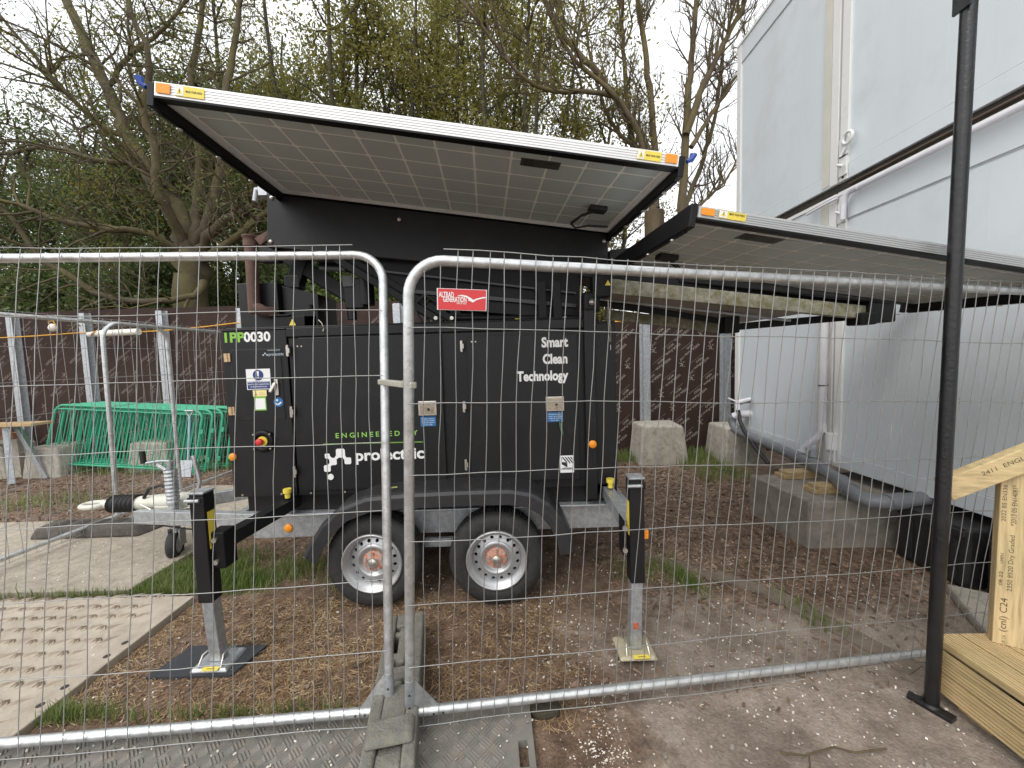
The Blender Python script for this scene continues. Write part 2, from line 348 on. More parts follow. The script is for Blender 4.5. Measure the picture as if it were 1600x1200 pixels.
g.add([(x, y, gh(x, y)) for y in ys for x in xs],
      [(j * len(xs) + i, j * len(xs) + i + 1, (j + 1) * len(xs) + i + 1, (j + 1) * len(xs) + i) for j in range(len(ys) - 1) for i in range(len(xs) - 1)], smooth=True)
go = g.build('ground', SOIL); tag(go, 'brown bark littered soil and worn grey hard standing of the site', 'ground', kind='structure')

# flush concrete edging along the hard standing
kb = MB()
kb.beam((0.98, 3.0, -0.034), (1.66, 2.47, -0.026), 0.10, 0.06); kb.beam((1.665, 2.46, -0.026), (1.96, 1.80, -0.032), 0.13, 0.06)
tag(kb.build('kerb', mat('soiled_edging', (0.17, 0.135, 0.105), 0.9, vary=0.3, scale=9, bump=0.5), origin=(1.6, 2.4, 0)), 'low soiled concrete edging sunk in the ground right of the trailer', 'kerb', kind='structure')

# ================================================================== TRACK MATS
def grey_mat(x0, x1, y0, y1, yaw, label, slot=None):
    t = thing('track_mat', label, 'track mat', ((x0 + x1) / 2, (y0 + y1) / 2, 0), group='grey tread mats in front of the fence')
    c = Vector(((x0 + x1) / 2, (y0 + y1) / 2, 0)); rm = Matrix.Translation(c) @ Matrix.Rotation(yaw, 4, 'Z') @ Matrix.Translation(-c)
    m = MB()
    if slot:                                            # hand slot right through the mat
        sx0, sx1, sy0, sy1 = slot
        for a, b in (((x0, y0), (sx0, y1)), ((sx1, y0), (x1, y1)), ((sx0, y0), (sx1, sy0)), ((sx0, sy1), (sx1, y1))):
            m.box((a[0], a[1], -0.012), (b[0], b[1], 0.022), mat=rm)
    else: m.box((x0, y0, -0.012), (x1, y1, 0.022), mat=rm)
    m.build('mat_plate', TREAD, t)
    k = MB(); s = 0.052; r = random.Random(3)
    nx, ny = int((x1 - x0 - 0.06) / s), int((y1 - y0 - 0.04) / s)
    for i in range(nx):
        for j in range(ny):
            px, py = x0 + 0.04 + (i + 0.5) * s, y0 + 0.03 + (j + 0.5) * s
            if slot and slot[0] - 0.03 < px < slot[1] + 0.03 and slot[2] - 0.03 < py < slot[3] + 0.03: continue
            a = R(45) if (i + j) % 2 else R(-45)
            for q in range(4):
                o = (q - 1.5) * 0.0118
                ca, sa = math.cos(a), math.sin(a); l = 0.021 if q in (0, 3) else 0.024; w = 0.0033
                cx_, cy_ = px - sa * o, py + ca * o
                top = [(cx_ + ca * l * u - sa * w * v, cy_ + sa * l * u + ca * w * v, 0.0272) for u, v in ((-.9, -.5), (.9, -.5), (.9, .5), (-.9, .5))]
                bot = [(cx_ + ca * l * u - sa * w * v * 1.6, cy_ + sa * l * u + ca * w * v * 1.6, 0.0215) for u, v in ((-1, -1), (1, -1), (1, 1), (-1, 1))]
                k.add([rm @ Vector(p) for p in bot + top], [(4, 5, 6, 7), (0, 1, 5, 4), (1, 2, 6, 5), (2, 3, 7, 6), (3, 0, 4, 7)])
    k.build('tread', TREAD, t)
    return t
grey_mat(-0.47, 0.052, 0.95, 1.655, R(3), 'small grey tread mat right of the fence foot, with an oval hand slot', slot=(-0.012, 0.026, 1.37, 1.475))
grey_mat(-2.75, -0.49, 0.75, 1.60, R(2.5), 'long grey tread mat lying along the foot of the left fence panel')

def beige_mat(pts, label, knobs):
    t = thing('track_mat', label, 'track mat', (sum(p[0] for p in pts) / 4, sum(p[1] for p in pts) / 4, 0), group='dusty beige track mats on the left')
    m = MB(); m.prism([(x, y, 0.028) for x, y in pts], (0, 0, -0.05)); m.build('mat_plate', BEIGE if not knobs else BEIGEK, t, bevel=0.006)
    return t
tA = beige_mat([(-4.9, 1.30), (-2.215, 1.30), (-2.245, 2.56), (-4.9, 2.60)], 'dusty beige track mat with raised leaf shaped treads, nearest the left fence', 0)
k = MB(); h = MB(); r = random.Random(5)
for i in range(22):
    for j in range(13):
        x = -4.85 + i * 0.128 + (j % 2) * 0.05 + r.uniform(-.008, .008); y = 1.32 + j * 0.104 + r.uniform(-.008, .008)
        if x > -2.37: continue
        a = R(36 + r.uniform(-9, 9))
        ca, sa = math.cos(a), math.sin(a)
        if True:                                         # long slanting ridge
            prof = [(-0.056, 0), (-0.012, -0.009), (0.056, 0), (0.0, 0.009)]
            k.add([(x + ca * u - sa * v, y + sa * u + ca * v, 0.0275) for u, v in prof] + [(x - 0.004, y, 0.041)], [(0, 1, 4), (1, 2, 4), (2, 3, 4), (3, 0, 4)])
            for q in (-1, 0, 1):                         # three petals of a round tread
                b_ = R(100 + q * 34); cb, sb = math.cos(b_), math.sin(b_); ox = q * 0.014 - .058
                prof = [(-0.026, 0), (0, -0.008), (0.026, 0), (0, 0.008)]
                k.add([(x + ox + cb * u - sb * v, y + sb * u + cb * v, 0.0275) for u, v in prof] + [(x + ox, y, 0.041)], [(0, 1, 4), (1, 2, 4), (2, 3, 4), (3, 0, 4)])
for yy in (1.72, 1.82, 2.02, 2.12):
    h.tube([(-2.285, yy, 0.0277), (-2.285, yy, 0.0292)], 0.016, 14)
k.build('tread', DIRTSHADE, tA); h.build('peg_hole', GAP, tA)
beige_mat([(-6.2, 2.70), (-2.80, 2.66), (-2.78, 3.95), (-6.2, 4.0)], 'knobbly dusty beige track mat under the trailer coupling', 1)
beige_mat([(-4.2, 4.06), (-2.3, 4.02), (-2.28, 5.0), (-4.2, 5.05)], 'dusty beige track mat behind the trailer drawbar', 1)

# ================================================================== HOARDING
def griffin(mb, o, ux, uy, s):
    """small printed beast mark, drawn as a few leaf shapes"""
    for a, l, w, cx_, cy_ in ((20, .5, .16, 0, 0), (75, .42, .14, .1, .2), (130, .4, .13, -.1, .22), (200, .34, .12, -.2, -.08), (-35, .36, .12, .25, -.2), (250, .34, .1, -.05, -.3), (95, .2, .12, .32, .3)):
        ca, sa = math.cos(R(a)), math.sin(R(a))
        p = [(-l / 2, 0), (0, -w / 2), (l / 2, 0), (0, w / 2)]
        mb.add([o + ux * ((cx_ + ca * u - sa * v) * s) + uy * ((cy_ + sa * u + ca * v) * s) for u, v in p], [(0, 1, 2, 3)])
def print_marks(mb, x0, x1, y, z0, z1, ang, seed, gx, gz):
    """rows of slanting lettering across a sheet, as the ply makers print it"""
    r = random.Random(seed); a = R(ang); ux = Vector((math.cos(a), 0, math.sin(a))); uy = Vector((-math.sin(a), 0, math.cos(a)))
    row = 0; z = z0 + 0.16
    while z < z1 - 0.12:
        x = x0 + 0.16 + (row % 2) * 0.14 + r.uniform(-.02, .02)
        k = row
        while x < x1 - 0.16:
            o = Vector((x, y, z + r.uniform(-.015, .015)))
            if k % 3 == 0:
                griffin(mb, o, Vector((1, 0, 0)), Vector((0, 0, 1 if ang < 90 else -1)), 0.13)
                add_text(mb, 'UPM', o + Vector((0, 0, -0.1 if ang < 90 else 0.1)), ux, uy, 0.045, 0.01, 'CENTER')
            else:
                add_text(mb, 'WISA-Form', o, ux, uy, 0.058, 0.02, 'CENTER')
                add_text(mb, 'MDO', o - uy * 0.06, ux, uy, 0.05, 0.02, 'CENTER')
                p = o - uy * 0.085; mb.add([p - ux * .13, p + ux * .13, p + ux * .13 - uy * .004, p - ux * .13 - uy * .004], [(0, 1, 2, 3)])
            x += gx; k += 1
        z += gz; row += 1
def hoarding(name_label, y, xs_, ztop, ang, postxs, ink, gx, gz):
    t = thing('hoarding', name_label, 'hoarding', ((xs_[0] + xs_[-1]) / 2, y, 0), group='brown plywood hoarding runs')
    for i in range(len(xs_) - 1):
        x0, x1 = xs_[i] + 0.004, xs_[i + 1] - 0.004
        b = MB(); b.box((x0, y, 0.0), (x1, y + 0.02, ztop + (0.012 if i % 2 else 0))); nb_ = len(b.f); print_marks(b, x0, x1, y - 0.0025, 0.1, ztop, ang + (0 if i % 2 else 4), 40 + i, gx, gz)
        b.mi = [0] * nb_ + [1] * (len(b.f) - nb_); b.build('board', [PLYB, ink], t)
    for x in postxs:
        p = MB(); w = 0.085                              # galvanised top-hat section
        p.box((x - w, y - 0.012, 0.02), (x - 0.05, y - 0.003, ztop - 0.05)); p.box((x + 0.05, y - 0.012, 0.02), (x + w, y - 0.003, ztop - 0.05))
        p.box((x - 0.05, y - 0.075, 0.02), (x - 0.042, y - 0.012, ztop - 0.05)); p.box((x + 0.042, y - 0.075, 0.02), (x + 0.05, y - 0.012, ztop - 0.05))
        p.box((x - 0.05, y - 0.084, 0.02), (x + 0.05, y - 0.075, ztop - 0.05))
        for zz in (0.75, 1.2, 1.65, ztop - 0.25): p.disc((x, y - 0.084, zz), (0, -1, 0), 0.009, 0.006, 8)
        p.build('post', GALV, t)
    return t
HY = 6.4
hoarding('long tall run of brown film faced plywood hoarding left of and behind the trailer', HY, [-13.2, -11.95, -10.7, -9.45, -8.15, -6.97, -5.71, -4.40, -3.12, -1.84, -0.56, 0.66, 1.2], 2.6, 38, [-10.7, -8.15, -6.97, -5.71, -4.40, -3.12, -1.84, -0.56, 0.66], PRINTF, .40, .26)
HR_ = 6.05
hoarding('lower run of printed brown plywood hoarding between the trailer and the white cabins', HR_, [1.22, 2.06, 3.3, 4.4], 2.12, 218, [2.10, 3.36], PRINT, .30, .235)

def footing(c, w, d, h, label):
    b = MB(); x, y = c
    b.hexa([(x - w / 2, y - d / 2, -0.03), (x + w / 2, y - d / 2, -0.03), (x + w / 2, y + d / 2, -0.03), (x - w / 2, y + d / 2, -0.03),
            (x - w * .42, y - d * .40, h), (x + w * .40, y - d * .42, h * .97), (x + w * .42, y + d * .44, h), (x - w * .42, y + d * .44, h)])
    tag(b.build('concrete_block', CONC, origin=(x, y, 0), bevel=0.03, segs=3), label, 'concrete block', 'cast concrete blocks weighting the hoarding')
footing((2.17, 5.72), 0.72, 0.56, 0.56, 'pale cast concrete block at the foot of the hoarding post right of the trailer')
footing((3.28, 5.62), 0.62, 0.62, 0.52, 'concrete block at the cabin corner behind the grey waste pipe')
footing((-7.25, 6.05), 0.6, 0.55, 0.46, 'pale concrete block left of the green barriers at the hoarding foot')
footing((-5.75, 6.15), 0.7, 0.45, 0.46, 'concrete block seen through the stacked green barriers')
footing((-8.2, 6.05), 0.8, 0.5, 0.5, 'concrete block under the brick pile at far left')

# ================================================================== SITE CABINS
FX = 3.10; JY = 3.69; FARY = 5.32; NEARY = -2.4
def cabin(y0, y1, z0, z1, label, near):
    t = thing('site_cabin', label, 'site cabin', (FX + 1.2, (y0 + y1) / 2, 0), group='stacked white site cabins')
    d = 2.44
    w = MB(); w.box((FX + 0.012, y0 + 0.06, z0 + 0.06), (FX + d, y1 - 0.06, z1 - 0.03)); w.build('wall', CABIN, t)
    # corner posts, rails
    for (a, b) in (((FX - 0.006, y0, z0), (FX + 0.1, y0 + 0.085, z1)), ((FX - 0.006, y1 - 0.085, z0), (FX + 0.1, y1, z1))):
        m = MB(); m.box(a, b); m.build('corner_post', CABINTRIM, t, bevel=0.004)
    for (za, zb) in ((z0, z0 + 0.13), (z1 - 0.24, z1)):
        m = MB(); m.box((FX + 0.001, y0 + 0.087, za), (FX + 0.09, y1 - 0.087, zb)); m.build('edge_rail', CABIN, t, bevel=0.003)
    for zz in (z0 + 0.133, z1 - 0.247):
        s = MB(); s.box((FX + 0.006, y0 + 0.09, zz - 0.003), (FX + 0.02, y1 - 0.09, zz + 0.004)); s.build('panel_seam', SEAM, t)
    # shallow ribs of the sandwich panels
    rb = MB(); y = y0 + 0.3
    while y < y1 - 0.2:
        rb.box((FX + 0.0114, y, z0 + 0.145), (FX + 0.03, y + 0.007, z1 - 0.26)); y += 0.29
    rb.build('panel_rib', CABIN, t)
    rf = MB(); rf.box((FX - 0.012, y0, z1 - 0.012), (FX + d, y1, z1 + 0.02)); rf.build('roof_edge', CABINTRIM, t)
    return t
ZL0, ZL1, ZU0, ZU1 = 0.46, 3.015, 3.13, 5.56
fl = cabin(JY + 0.012, FARY, ZL0, ZL1, 'lower white site cabin on the far side of the vertical joint', False)
fu = cabin(JY + 0.012, FARY, ZU0, ZU1, 'upper white site cabin on the far side of the vertical joint', False)
nl = cabin(NEARY, JY - 0.012, ZL0, ZL1, 'lower white site cabin nearest the viewer, raised over black blocks', True)
nu = cabin(NEARY, JY - 0.012, ZU0, ZU1, 'upper white site cabin nearest the viewer', True)
# dark seal in the joint between the storeys, cover strip, drain pipes, brackets
m = MB(); m.box((FX + 0.03, NEARY, ZL1 + 0.022), (FX + 2.3, JY, ZU0 - 0.002)); m.build('joint_seal', GAP, nu)
m = MB(); m.box((FX + 0.002, NEARY, ZL1 + 0.062), (FX + 0.029, JY - 0.1, ZL1 + 0.070)); m.build('drip_edge', mat('brown_drip_edge', (0.14, 0.10, 0.075), 0.5, 0.3), nu)
m = MB(); m.box((FX + 0.03, JY, ZL1 + 0.022), (FX + 2.3, FARY, ZU0 - 0.002)); m.build('joint_seal', GAP, fu)
for par, z0, z1 in ((fl, ZL0 + .02, ZL1 - .02), (fu, ZU0 + .02, ZU1 - .02)):
    m = MB(); m.box((FX - 0.004, JY + 0.10, z0), (FX + 0.02, JY + 0.19, z1)); m.build('cover_strip', CREAMTRIM, par)
def bracket(z, par, ring):
    m = MB(); x = FX - 0.008
    m.box((x - 0.012, JY - 0.105, z - 0.09), (x, JY - 0.02, z + 0.09))
    if ring:
        a = [Vector((x - 0.03, JY - 0.13 + 0.05 * math.cos(q), z + 0.05 + 0.05 * math.sin(q))) for q in [2 * math.pi * i / 16 for i in range(17)]]
        m.tube(a, 0.014, 8, cap=False); m.tube([(x - .02, JY - .11, z), (x - .03, JY - .06, z - .08)], 0.012, 8)
    else: m.tube([(x - 0.005, JY - 0.04, z), (x - 0.05, JY - 0.05, z + .01), (x - 0.055, JY - 0.12, z - 0.03)], 0.011, 8)
    m.build('lifting_bracket', CABINTRIM, par, bevel=0.003)
bracket(3.42, nu, True); bracket(3.26, nu, False); bracket(2.84, nl, False)
m = MB(); m.disc((FX - 0.007, JY - 0.055, 3.16), (-1, 0, 0), 0.011, 0.004, 12); m.disc((FX - 0.007, JY - 0.055, 2.9), (-1, 0, 0), 0.016, 0.004, 12); m.build('bolt_hole', GAP, nl)
m = MB()
for dz in (0, .035): m.tube([(FX - 0.03, JY - 0.03, 2.985 + dz * .6), (FX - 0.06, JY + 0.05, 2.97 + dz * .6), (FX - 0.06, JY + 0.30, 2.955 + dz * .6)], 0.012, 8)
m.build('pipe_clip', PVCW, fl)
def pvc(name, pts, r, mt, par, collars=()):
    m = MB(); m.tube(pts, r, 14)
    for a, b in collars: m.tube([a, b], r * 1.18, 14)
    return m.build(name, mt, par)
pvc('drain_pipe', [(FX - 0.05, NEARY + .3, 2.985), (FX - 0.05, JY - 0.20, 2.985), (FX - 0.055, JY - 0.15, 2.965), (FX - 0.06, JY - 0.13, 2.87), (FX - 0.05, JY - 0.115, 2.76)], 0.024, PVCW, nl,
    [((FX - 0.05, JY - 0.20, 2.985), (FX - 0.05, JY - 0.27, 2.985))])
dp = pvc('downpipe', [(FX - 0.06, JY + 0.05, 2.70), (FX - 0.06, JY + 0.05, 0.80), (FX - 0.07, JY + 0.08, 0.72), (FX - 0.12, JY + 0.2, 0.60), (FX - 0.13, JY + 0.21, 0.50)], 0.034, PVCW, fl,
    [((FX - 0.06, JY + 0.05, 0.86), (FX - 0.06, JY + 0.05, 0.78)), ((FX - 0.13, JY + 0.21, 0.56), (FX - 0.13, JY + 0.21, 0.49))])
m = MB(); m.tube([(FX - 0.02, JY - .02, 0.78), (FX - 0.02, JY - .02, 0.62)], 0.05, 12); m.box((FX - .03, JY - .06, .5), (FX - .008, JY + .02, .74)); m.build('foot_bracket', CABINTRIM, nl, bevel=.004)
m = MB(); m.tube([(FX - 0.10, JY + 0.05 + 0.0, 1.24), (FX - 0.02, JY + 0.06, 1.24)], 0.004, 6); m.tube([(FX - .06 + .037 * math.cos(q), JY + .05 + .037 * math.sin(q), 1.24) for q in [i * math.pi / 8 for i in range(17)]], 0.005, 6, cap=False); m.build('pipe_band', GAP, dp)

# concrete footing the cabins stand on, timber packers, black blocks
b = MB(); b.hexa([(2.36, 3.02, -0.05), (4.6, 2.91, -0.05), (4.6, 3.72, -0.05), (2.33, 3.74, -0.05), (2.36, 3.02, 0.37), (4.6, 2.91, 0.37), (4.6, 3.72, 0.37), (2.33, 3.74, 0.37)])
pb = b.build('concrete_footing', CONCD, origin=(3.2, 3.4, 0), bevel=0.012)
tag(pb, 'large grey concrete footing slab under the corner of the white cabins', 'footing')
for x, y, lab in ((2.72, 3.63, 'stacked timber packers on the concrete footing, further from the viewer'), (2.70, 3.24, 'stacked timber packers on the concrete footing near the pipe bend')):
    t = thing('timber_packer', lab, 'packer', (x, y, 0.37), group='timber packers on the concrete footing')
    for i in range(2):
        m = MB(); m.box((x - 0.17 + i * .03, y - 0.07, 0.372 + i * 0.036), (x + 0.15, y + 0.075 - i * .02, 0.407 + i * 0.032)); m.build('plank', PACK, t, bevel=0.003)
for (x0, y0, x1, y1, z1, lab) in ((2.92, 2.40, 3.7, 2.86, 0.40, 'black ribbed plastic block under the cabin, beside the concrete footing'), (2.95, 1.35, 3.7, 2.33, 0.40, 'long black plastic block under the cabin behind the timber steps')):
    t = thing('support_block', lab, 'support block', ((x0 + x1) / 2, (y0 + y1) / 2, 0), group='black plastic blocks under the cabins')
    m = MB(); m.box((x0, y0, 0), (x1, y1, z1)); m.build('block_body', CRATEM, t, bevel=0.02)
    m = MB(); y = y0 + 0.06
    while y < y1 - 0.05:
        m.box((x0 - 0.014, y, 0.03), (x0 + .001, y + 0.03, z1 - 0.09)); y += 0.14
    m.box((x0 - 0.02, y0 + .015, z1 - 0.06), (x0 + .001, y1 - .015, z1 - 0.02)); m.build('rib', CRATEM, t, bevel=0.004)
m = MB(); m.prism([(2.40, 1.80, 0.055), (2.62, 1.62, 0.06), (3.0, 2.25, 0.05), (2.80, 2.42, 0.045)], (0, 0, -0.07))
tag(m.build('stone_slab', CONC, origin=(2.7, 2.0, 0), bevel=0.02), 'flat grey stone slab on the soil behind the timber steps', 'slab')

# grey waste pipe along the foot of the cabins
wpth = thing('waste_pipe', 'grey plastic waste pipe running along the cabin foot to a bend', 'pipe', (2.95, 4.2, 0.4))
PX = 2.93
path = [(FX + .05, 5.00, 0.77), (PX + 0.06, 5.02, 0.77), (PX, 5.06, 0.73), (PX, 5.08, 0.66), (PX, 5.02, 0.58), (PX, 4.92, 0.555), (PX, 4.2, 0.51), (2.845, 3.6, 0.50), (2.785, 3.36, 0.495), (2.735, 3.16, 0.482), (2.69, 3.02, 0.455), (2.672, 2.92, 0.435), (2.70, 2.845, 0.43), (2.78, 2.815, 0.43), (2.92, 2.83, 0.432), (3.7, 2.93, 0.44)]
pvc('pipe_run', path[2:], 0.053, PVCG, wpth, [(path[4], path[5]), ((2.885, 3.89, .505), (2.87, 3.78, .503)), ((2.845, 3.6, .5), (2.80, 3.42, .497)), (path[9], path[10]), (path[13], path[14])])
m = MB(); m.tube([(2.835, 3.56, .5), (2.80, 3.545, .50)], .045, 14); m.tube([(2.865, 3.62, .54), (2.90, 3.66, .60)], .042, 14); m.build('branch_socket', PVCG, wpth)
pvc('white_connector', path[:3], 0.05, PVCW, wpth)
m = MB(); m.tube([(FX - 0.02, 4.95, 0.95), (PX - .02, 4.93, 0.92), (PX - .03, 4.9, 0.82), (PX - .03, 4.86, 0.70), (PX - .04, 4.75, 0.60), (PX - .04, 4.5, 0.42), (PX - .03, 4.3, .30)], 0.024, 10); m.build('water_hose', BOOTRUB, wpth)
m = MB(); m.tube([(FX - 0.02, 4.95, 0.97), (PX - .02, 4.93, 0.94), (PX - .03, 4.905, 0.84)], 0.03, 10); m.tube([(PX - .04, 4.95, .95), (PX - .12, 4.98, .99)], 0.012, 8); m.build('tap', PVCW, wpth)

# ================================================================== TREES
class Tree:
    def __init__(s, seed): s.b = MB(); s.tips = []; s.r = random.Random(seed)
    def limb(s, pts, r0, r1, n=8):
        P = [Vector(p) for p in pts]; out = []
        for i in range(len(P) - 1):                      # smooth the limb with a little wander
            a, b = P[max(i - 1, 0)], P[i]; c, d = P[i + 1], P[min(i + 2, len(P) - 1)]
            for k in range(5):
                t = k / 5; out.append(0.5 * ((2 * b) + (c - a) * t + (2 * a - 5 * b + 4 * c - d) * t * t + (3 * b - a - 3 * c + d) * t ** 3))
        out.append(P[-1]); L = len(out)
        rs = [r0 + (r1 - r0) * (i / (L - 1)) ** 0.85 for i in range(L)]
        for i in range(1, L - 1): out[i] = out[i] + Vector((s.r.gauss(0, 1), s.r.gauss(0, 1), s.r.gauss(0, .6))) * rs[i] * 0.22
        s.b.tube(out, rs, n, cap=True); return out, rs
    def shoots(s, path, rs, count, length, rad, depth, up=0.35, spread=1.0, t0=0.15, bias=(0, 0, 0)):
        r = s.r; bias = Vector(bias)
        for _ in range(count):
            i = int((t0 + (1 - t0) * r.random()) * (len(path) - 1)); i = min(i, len(path) - 2)
            d = (path[i + 1] - path[i]).normalized(); side = Vector((r.gauss(0, 1), r.gauss(0, 1), r.gauss(0, 1))); side = (side - d * side.dot(d)).normalized()
            v = (d * 0.7 + side * spread + Vector((0, 0, up)) + bias).normalized()
            l = length * r.uniform(0.55, 1.25); k = 5 if depth > 0 else 4; p = path[i].copy(); q = [p.copy()]
            for j in range(k):
                v = (v + Vector((r.gauss(0, .17), r.gauss(0, .17), r.gauss(0, .15) + up * 0.16))).normalized(); p = p + v * (l / k); q.append(p.copy())
            ra = min(rs[i] * 0.75, rad * r.uniform(.7, 1.25)); rr = [ra + (ra * 0.3 - ra) * j / k for j in range(k + 1)]
            s.b.tube(q, rr, 6 if ra > .03 else (4 if depth > 0 else 3), cap=False)
            if depth > 0: s.shoots(q, rr, max(2, int(r.uniform(3.4, 6.2))), length * 0.52, rad * 0.45, depth - 1, up, spread, 0.25, bias * .6)
            else: s.tips.append((q[-1], v)); s.tips.append((q[-2], v)); s.tips.append((q[-3], v))
def leaf_mesh(name, pts, per, spread, size, m, parent, rng):
    P = np.array([tuple(p) for p in pts]); P = np.repeat(P, per, axis=0); n = len(P)
    if n == 0: return
    P = P + rng.normal(0, spread, (n, 3))
    a = rng.normal(0, 1, (n, 3)); a /= np.linalg.norm(a, axis=1)[:, None]
    b = rng.normal(0, 1, (n, 3)); b -= a * (a * b).sum(1)[:, None]; b /= np.linalg.norm(b, axis=1)[:, None]
    sz = size * rng.uniform(.6, 1.35, n)[:, None]
    q = np.stack([P - a * sz, P - b * sz * .42 + a * sz * .1, P + a * sz, P + b * sz * .42 + a * sz * .1], 1).reshape(-1, 3)
    inv = np.array(MW[parent.name].inverted().translation); q = q + inv
    me = bpy.data.meshes.new(name); me.vertices.add(n * 4); me.loops.add(n * 4); me.polygons.add(n)
    me.vertices.foreach_set('co', q.astype(np.float32).ravel()); me.loops.foreach_set('vertex_index', np.arange(n * 4, dtype=np.int32))
    me.polygons.foreach_set('loop_start', np.arange(0, n * 4, 4, dtype=np.int32)); me.polygons.foreach_set('loop_total', np.full(n, 4, dtype=np.int32))
    me.materials.append(m); me.update(calc_edges=True)
    o = bpy.data.objects.new(name, me); scene.collection.objects.link(o); o.parent = parent; MW[o.name] = MW[parent.name]
    return o
# -- the big spreading tree on the left: short stout bole, many mossy limbs
TY = 7.9
def tl(px, py, dy=0.0): return on_y(px, py, TY + dy)
t = thing('bare_tree', 'old mossy tree with a stout bole and spreading limbs left of the trailer', 'tree', (-6.35, TY, 0))
T = Tree(21)
base = Vector((-6.35, TY, -0.1))
bole, br = T.limb([base, (-6.4, TY, 1.5), tl(297, 440), tl(290, 385)], 0.34, 0.27, 14)
limbs = [([(290, 395, 0), (282, 330, .1), (240, 285, .2), (205, 220, .3), (168, 140, .3), (130, 60, .4), (95, -30, .5), (70, -120, .6)], .20, .07),
         ([(300, 390, 0), (330, 330, -.1), (345, 250, 0), (352, 150, .2), (370, 40, .4), (378, -70, .5)], .13, .045),
         ([(302, 385, 0), (310, 320, .2), (312, 240, .3), (300, 130, .4), (315, 20, .6), (325, -90, .7)], .12, .04),
         ([(305, 400, 0), (345, 350, -.2), (395, 322, -.3), (430, 295, -.4), (480, 230, -.4)], .13, .05),
         ([(310, 408, 0), (350, 385, -.3), (400, 345, -.5), (430, 325, -.6), (500, 290, -.7)], .10, .04),
         ([(292, 392, 0), (262, 330, -.4), (245, 290, -.6), (243, 240, -.7), (225, 170, -.8), (235, 90, -.9), (205, 20, -1.0), (200, -60, -1.0)], .12, .03),
         ([(290, 400, -.1), (235, 365, -.5), (170, 358, -.8), (95, 345, -1.1), (30, 320, -1.3), (-60, 300, -1.5)], .085, .03),
         ([(318, 440, -.3), (305, 462, -.5), (240, 470, -.8), (160, 462, -1.0), (110, 430, -1.1), (60, 400, -1.2), (10, 330, -1.3), (-60, 290, -1.4)], .085, .035),
         ([(275, 300, .1), (220, 260, -.3), (150, 250, -.7), (80, 230, -.9), (0, 240, -1.1), (-60, 215, -1.2)], .07, .025),
         ([(205, 220, .3), (150, 190, .0), (90, 130, -.2), (30, 60, -.4), (-20, 0, -.5)], .07, .02),
         ([(168, 140, .3), (200, 90, .2), (250, 50, .1), (290, 0, .1), (310, -60, .1)], .06, .02)]
for pts, r0, r1 in limbs:
    pa, ra = T.limb([tl(x, y, d) for x, y, d in pts], r0 * .86, r1 * .86, 8)
    T.shoots(pa, ra, 20, 1.3, .026, 2, .14, 1.0, .15)
T.b.build('trunk', BARKM, t)
leaf_mesh('crown', [p for i, (p, v) in enumerate(T.tips) if i % 6 == 0], 4, .09, .030, LEAFG, t, RNG)
# -- many-stemmed bare tree on the right, behind the panels
TY2 = 8.4
def tr_(px, py, dy=0.0): return on_y(px, py, TY2 + dy)
def stems(name, label, seed, rootpx, lists, shoots=7, slen=1.2, leafn=0, bk=None, up=.42):
    rb = tr_(rootpx[0], rootpx[1], rootpx[2]); base = Vector((rb.x, rb.y, -0.1))
    t = thing(name, label, 'tree', (base.x, base.y, 0)); T = Tree(seed)
    T.limb([base, (base.x + .05, base.y, 1.6), rb], .30, .20, 12)
    for pts, r0, r1 in lists:
        pa, ra = T.limb([tr_(x, y, d) for x, y, d in pts], r0 * .85, r1 * .85, 8)
        T.shoots(pa, ra, shoots * 3, slen, .022, 2, up, .75, .12)
    T.b.build('trunk', bk or BARKR, t)
    if leafn: leaf_mesh('crown', [p for i, (p, v) in enumerate(T.tips) if i % 3 == 0], leafn, .10, .045, LEAFS, t, RNG)
    return t
stems('bare_tree', 'bare tree of many mossy stems fanning up behind the upper solar panel', 31, (1022, 330, 0),
      [([(1022, 330, 0), (1010, 235, .1), (975, 170, .2), (925, 105, .3), (885, 60, .4), (845, -10, .5), (820, -90, .5)], .11, .045),
       ([(1020, 320, 0), (1000, 215, -.2), (960, 150, -.3), (900, 95, -.4), (870, 50, -.5), (850, 0, -.5)], .075, .03),
       ([(960, 150, -.2), (920, 143, -.4), (860, 142, -.6), (815, 118, -.8), (775, 70, -.9), (745, 30, -1.0), (700, -20, -1)], .06, .025),
       ([(1025, 325, 0), (1022, 200, .1), (1010, 100, .2), (1000, 20, .3), (990, -90, .4)], .10, .05),
       ([(1020, 330, 0), (990, 230, .4), (978, 130, .5), (972, 40, .6), (975, -80, .7)], .085, .04),
       ([(1010, 240, .1), (960, 200, .6), (930, 120, .8), (915, 40, 1), (905, -60, 1.1)], .06, .025)], 7, 1.15, 1)
stems('bare_tree', 'bare mossy tree standing close to the edge of the white cabins', 37, (1066, 340, -.4),
      [([(1066, 340, -.4), (1072, 200, -.3), (1078, 120, -.2), (1085, 40, -.1), (1095, -80, 0)], .11, .05),
       ([(1072, 210, -.4), (1100, 130, -.5), (1130, 70, -.6), (1160, 10, -.6), (1190, -60, -.6)], .085, .035),
       ([(1080, 230, -.4), (1120, 165, -.2), (1150, 120, 0), (1180, 80, .1)], .06, .02),
       ([(1066, 330, -.3), (1095, 260, .4), (1118, 180, .6), (1128, 90, .8), (1150, 0, 1)], .07, .03),
       ([(1070, 345, -.3), (1105, 310, .0), (1135, 280, .2), (1155, 240, .3)], .05, .02)], 8, 1.0)
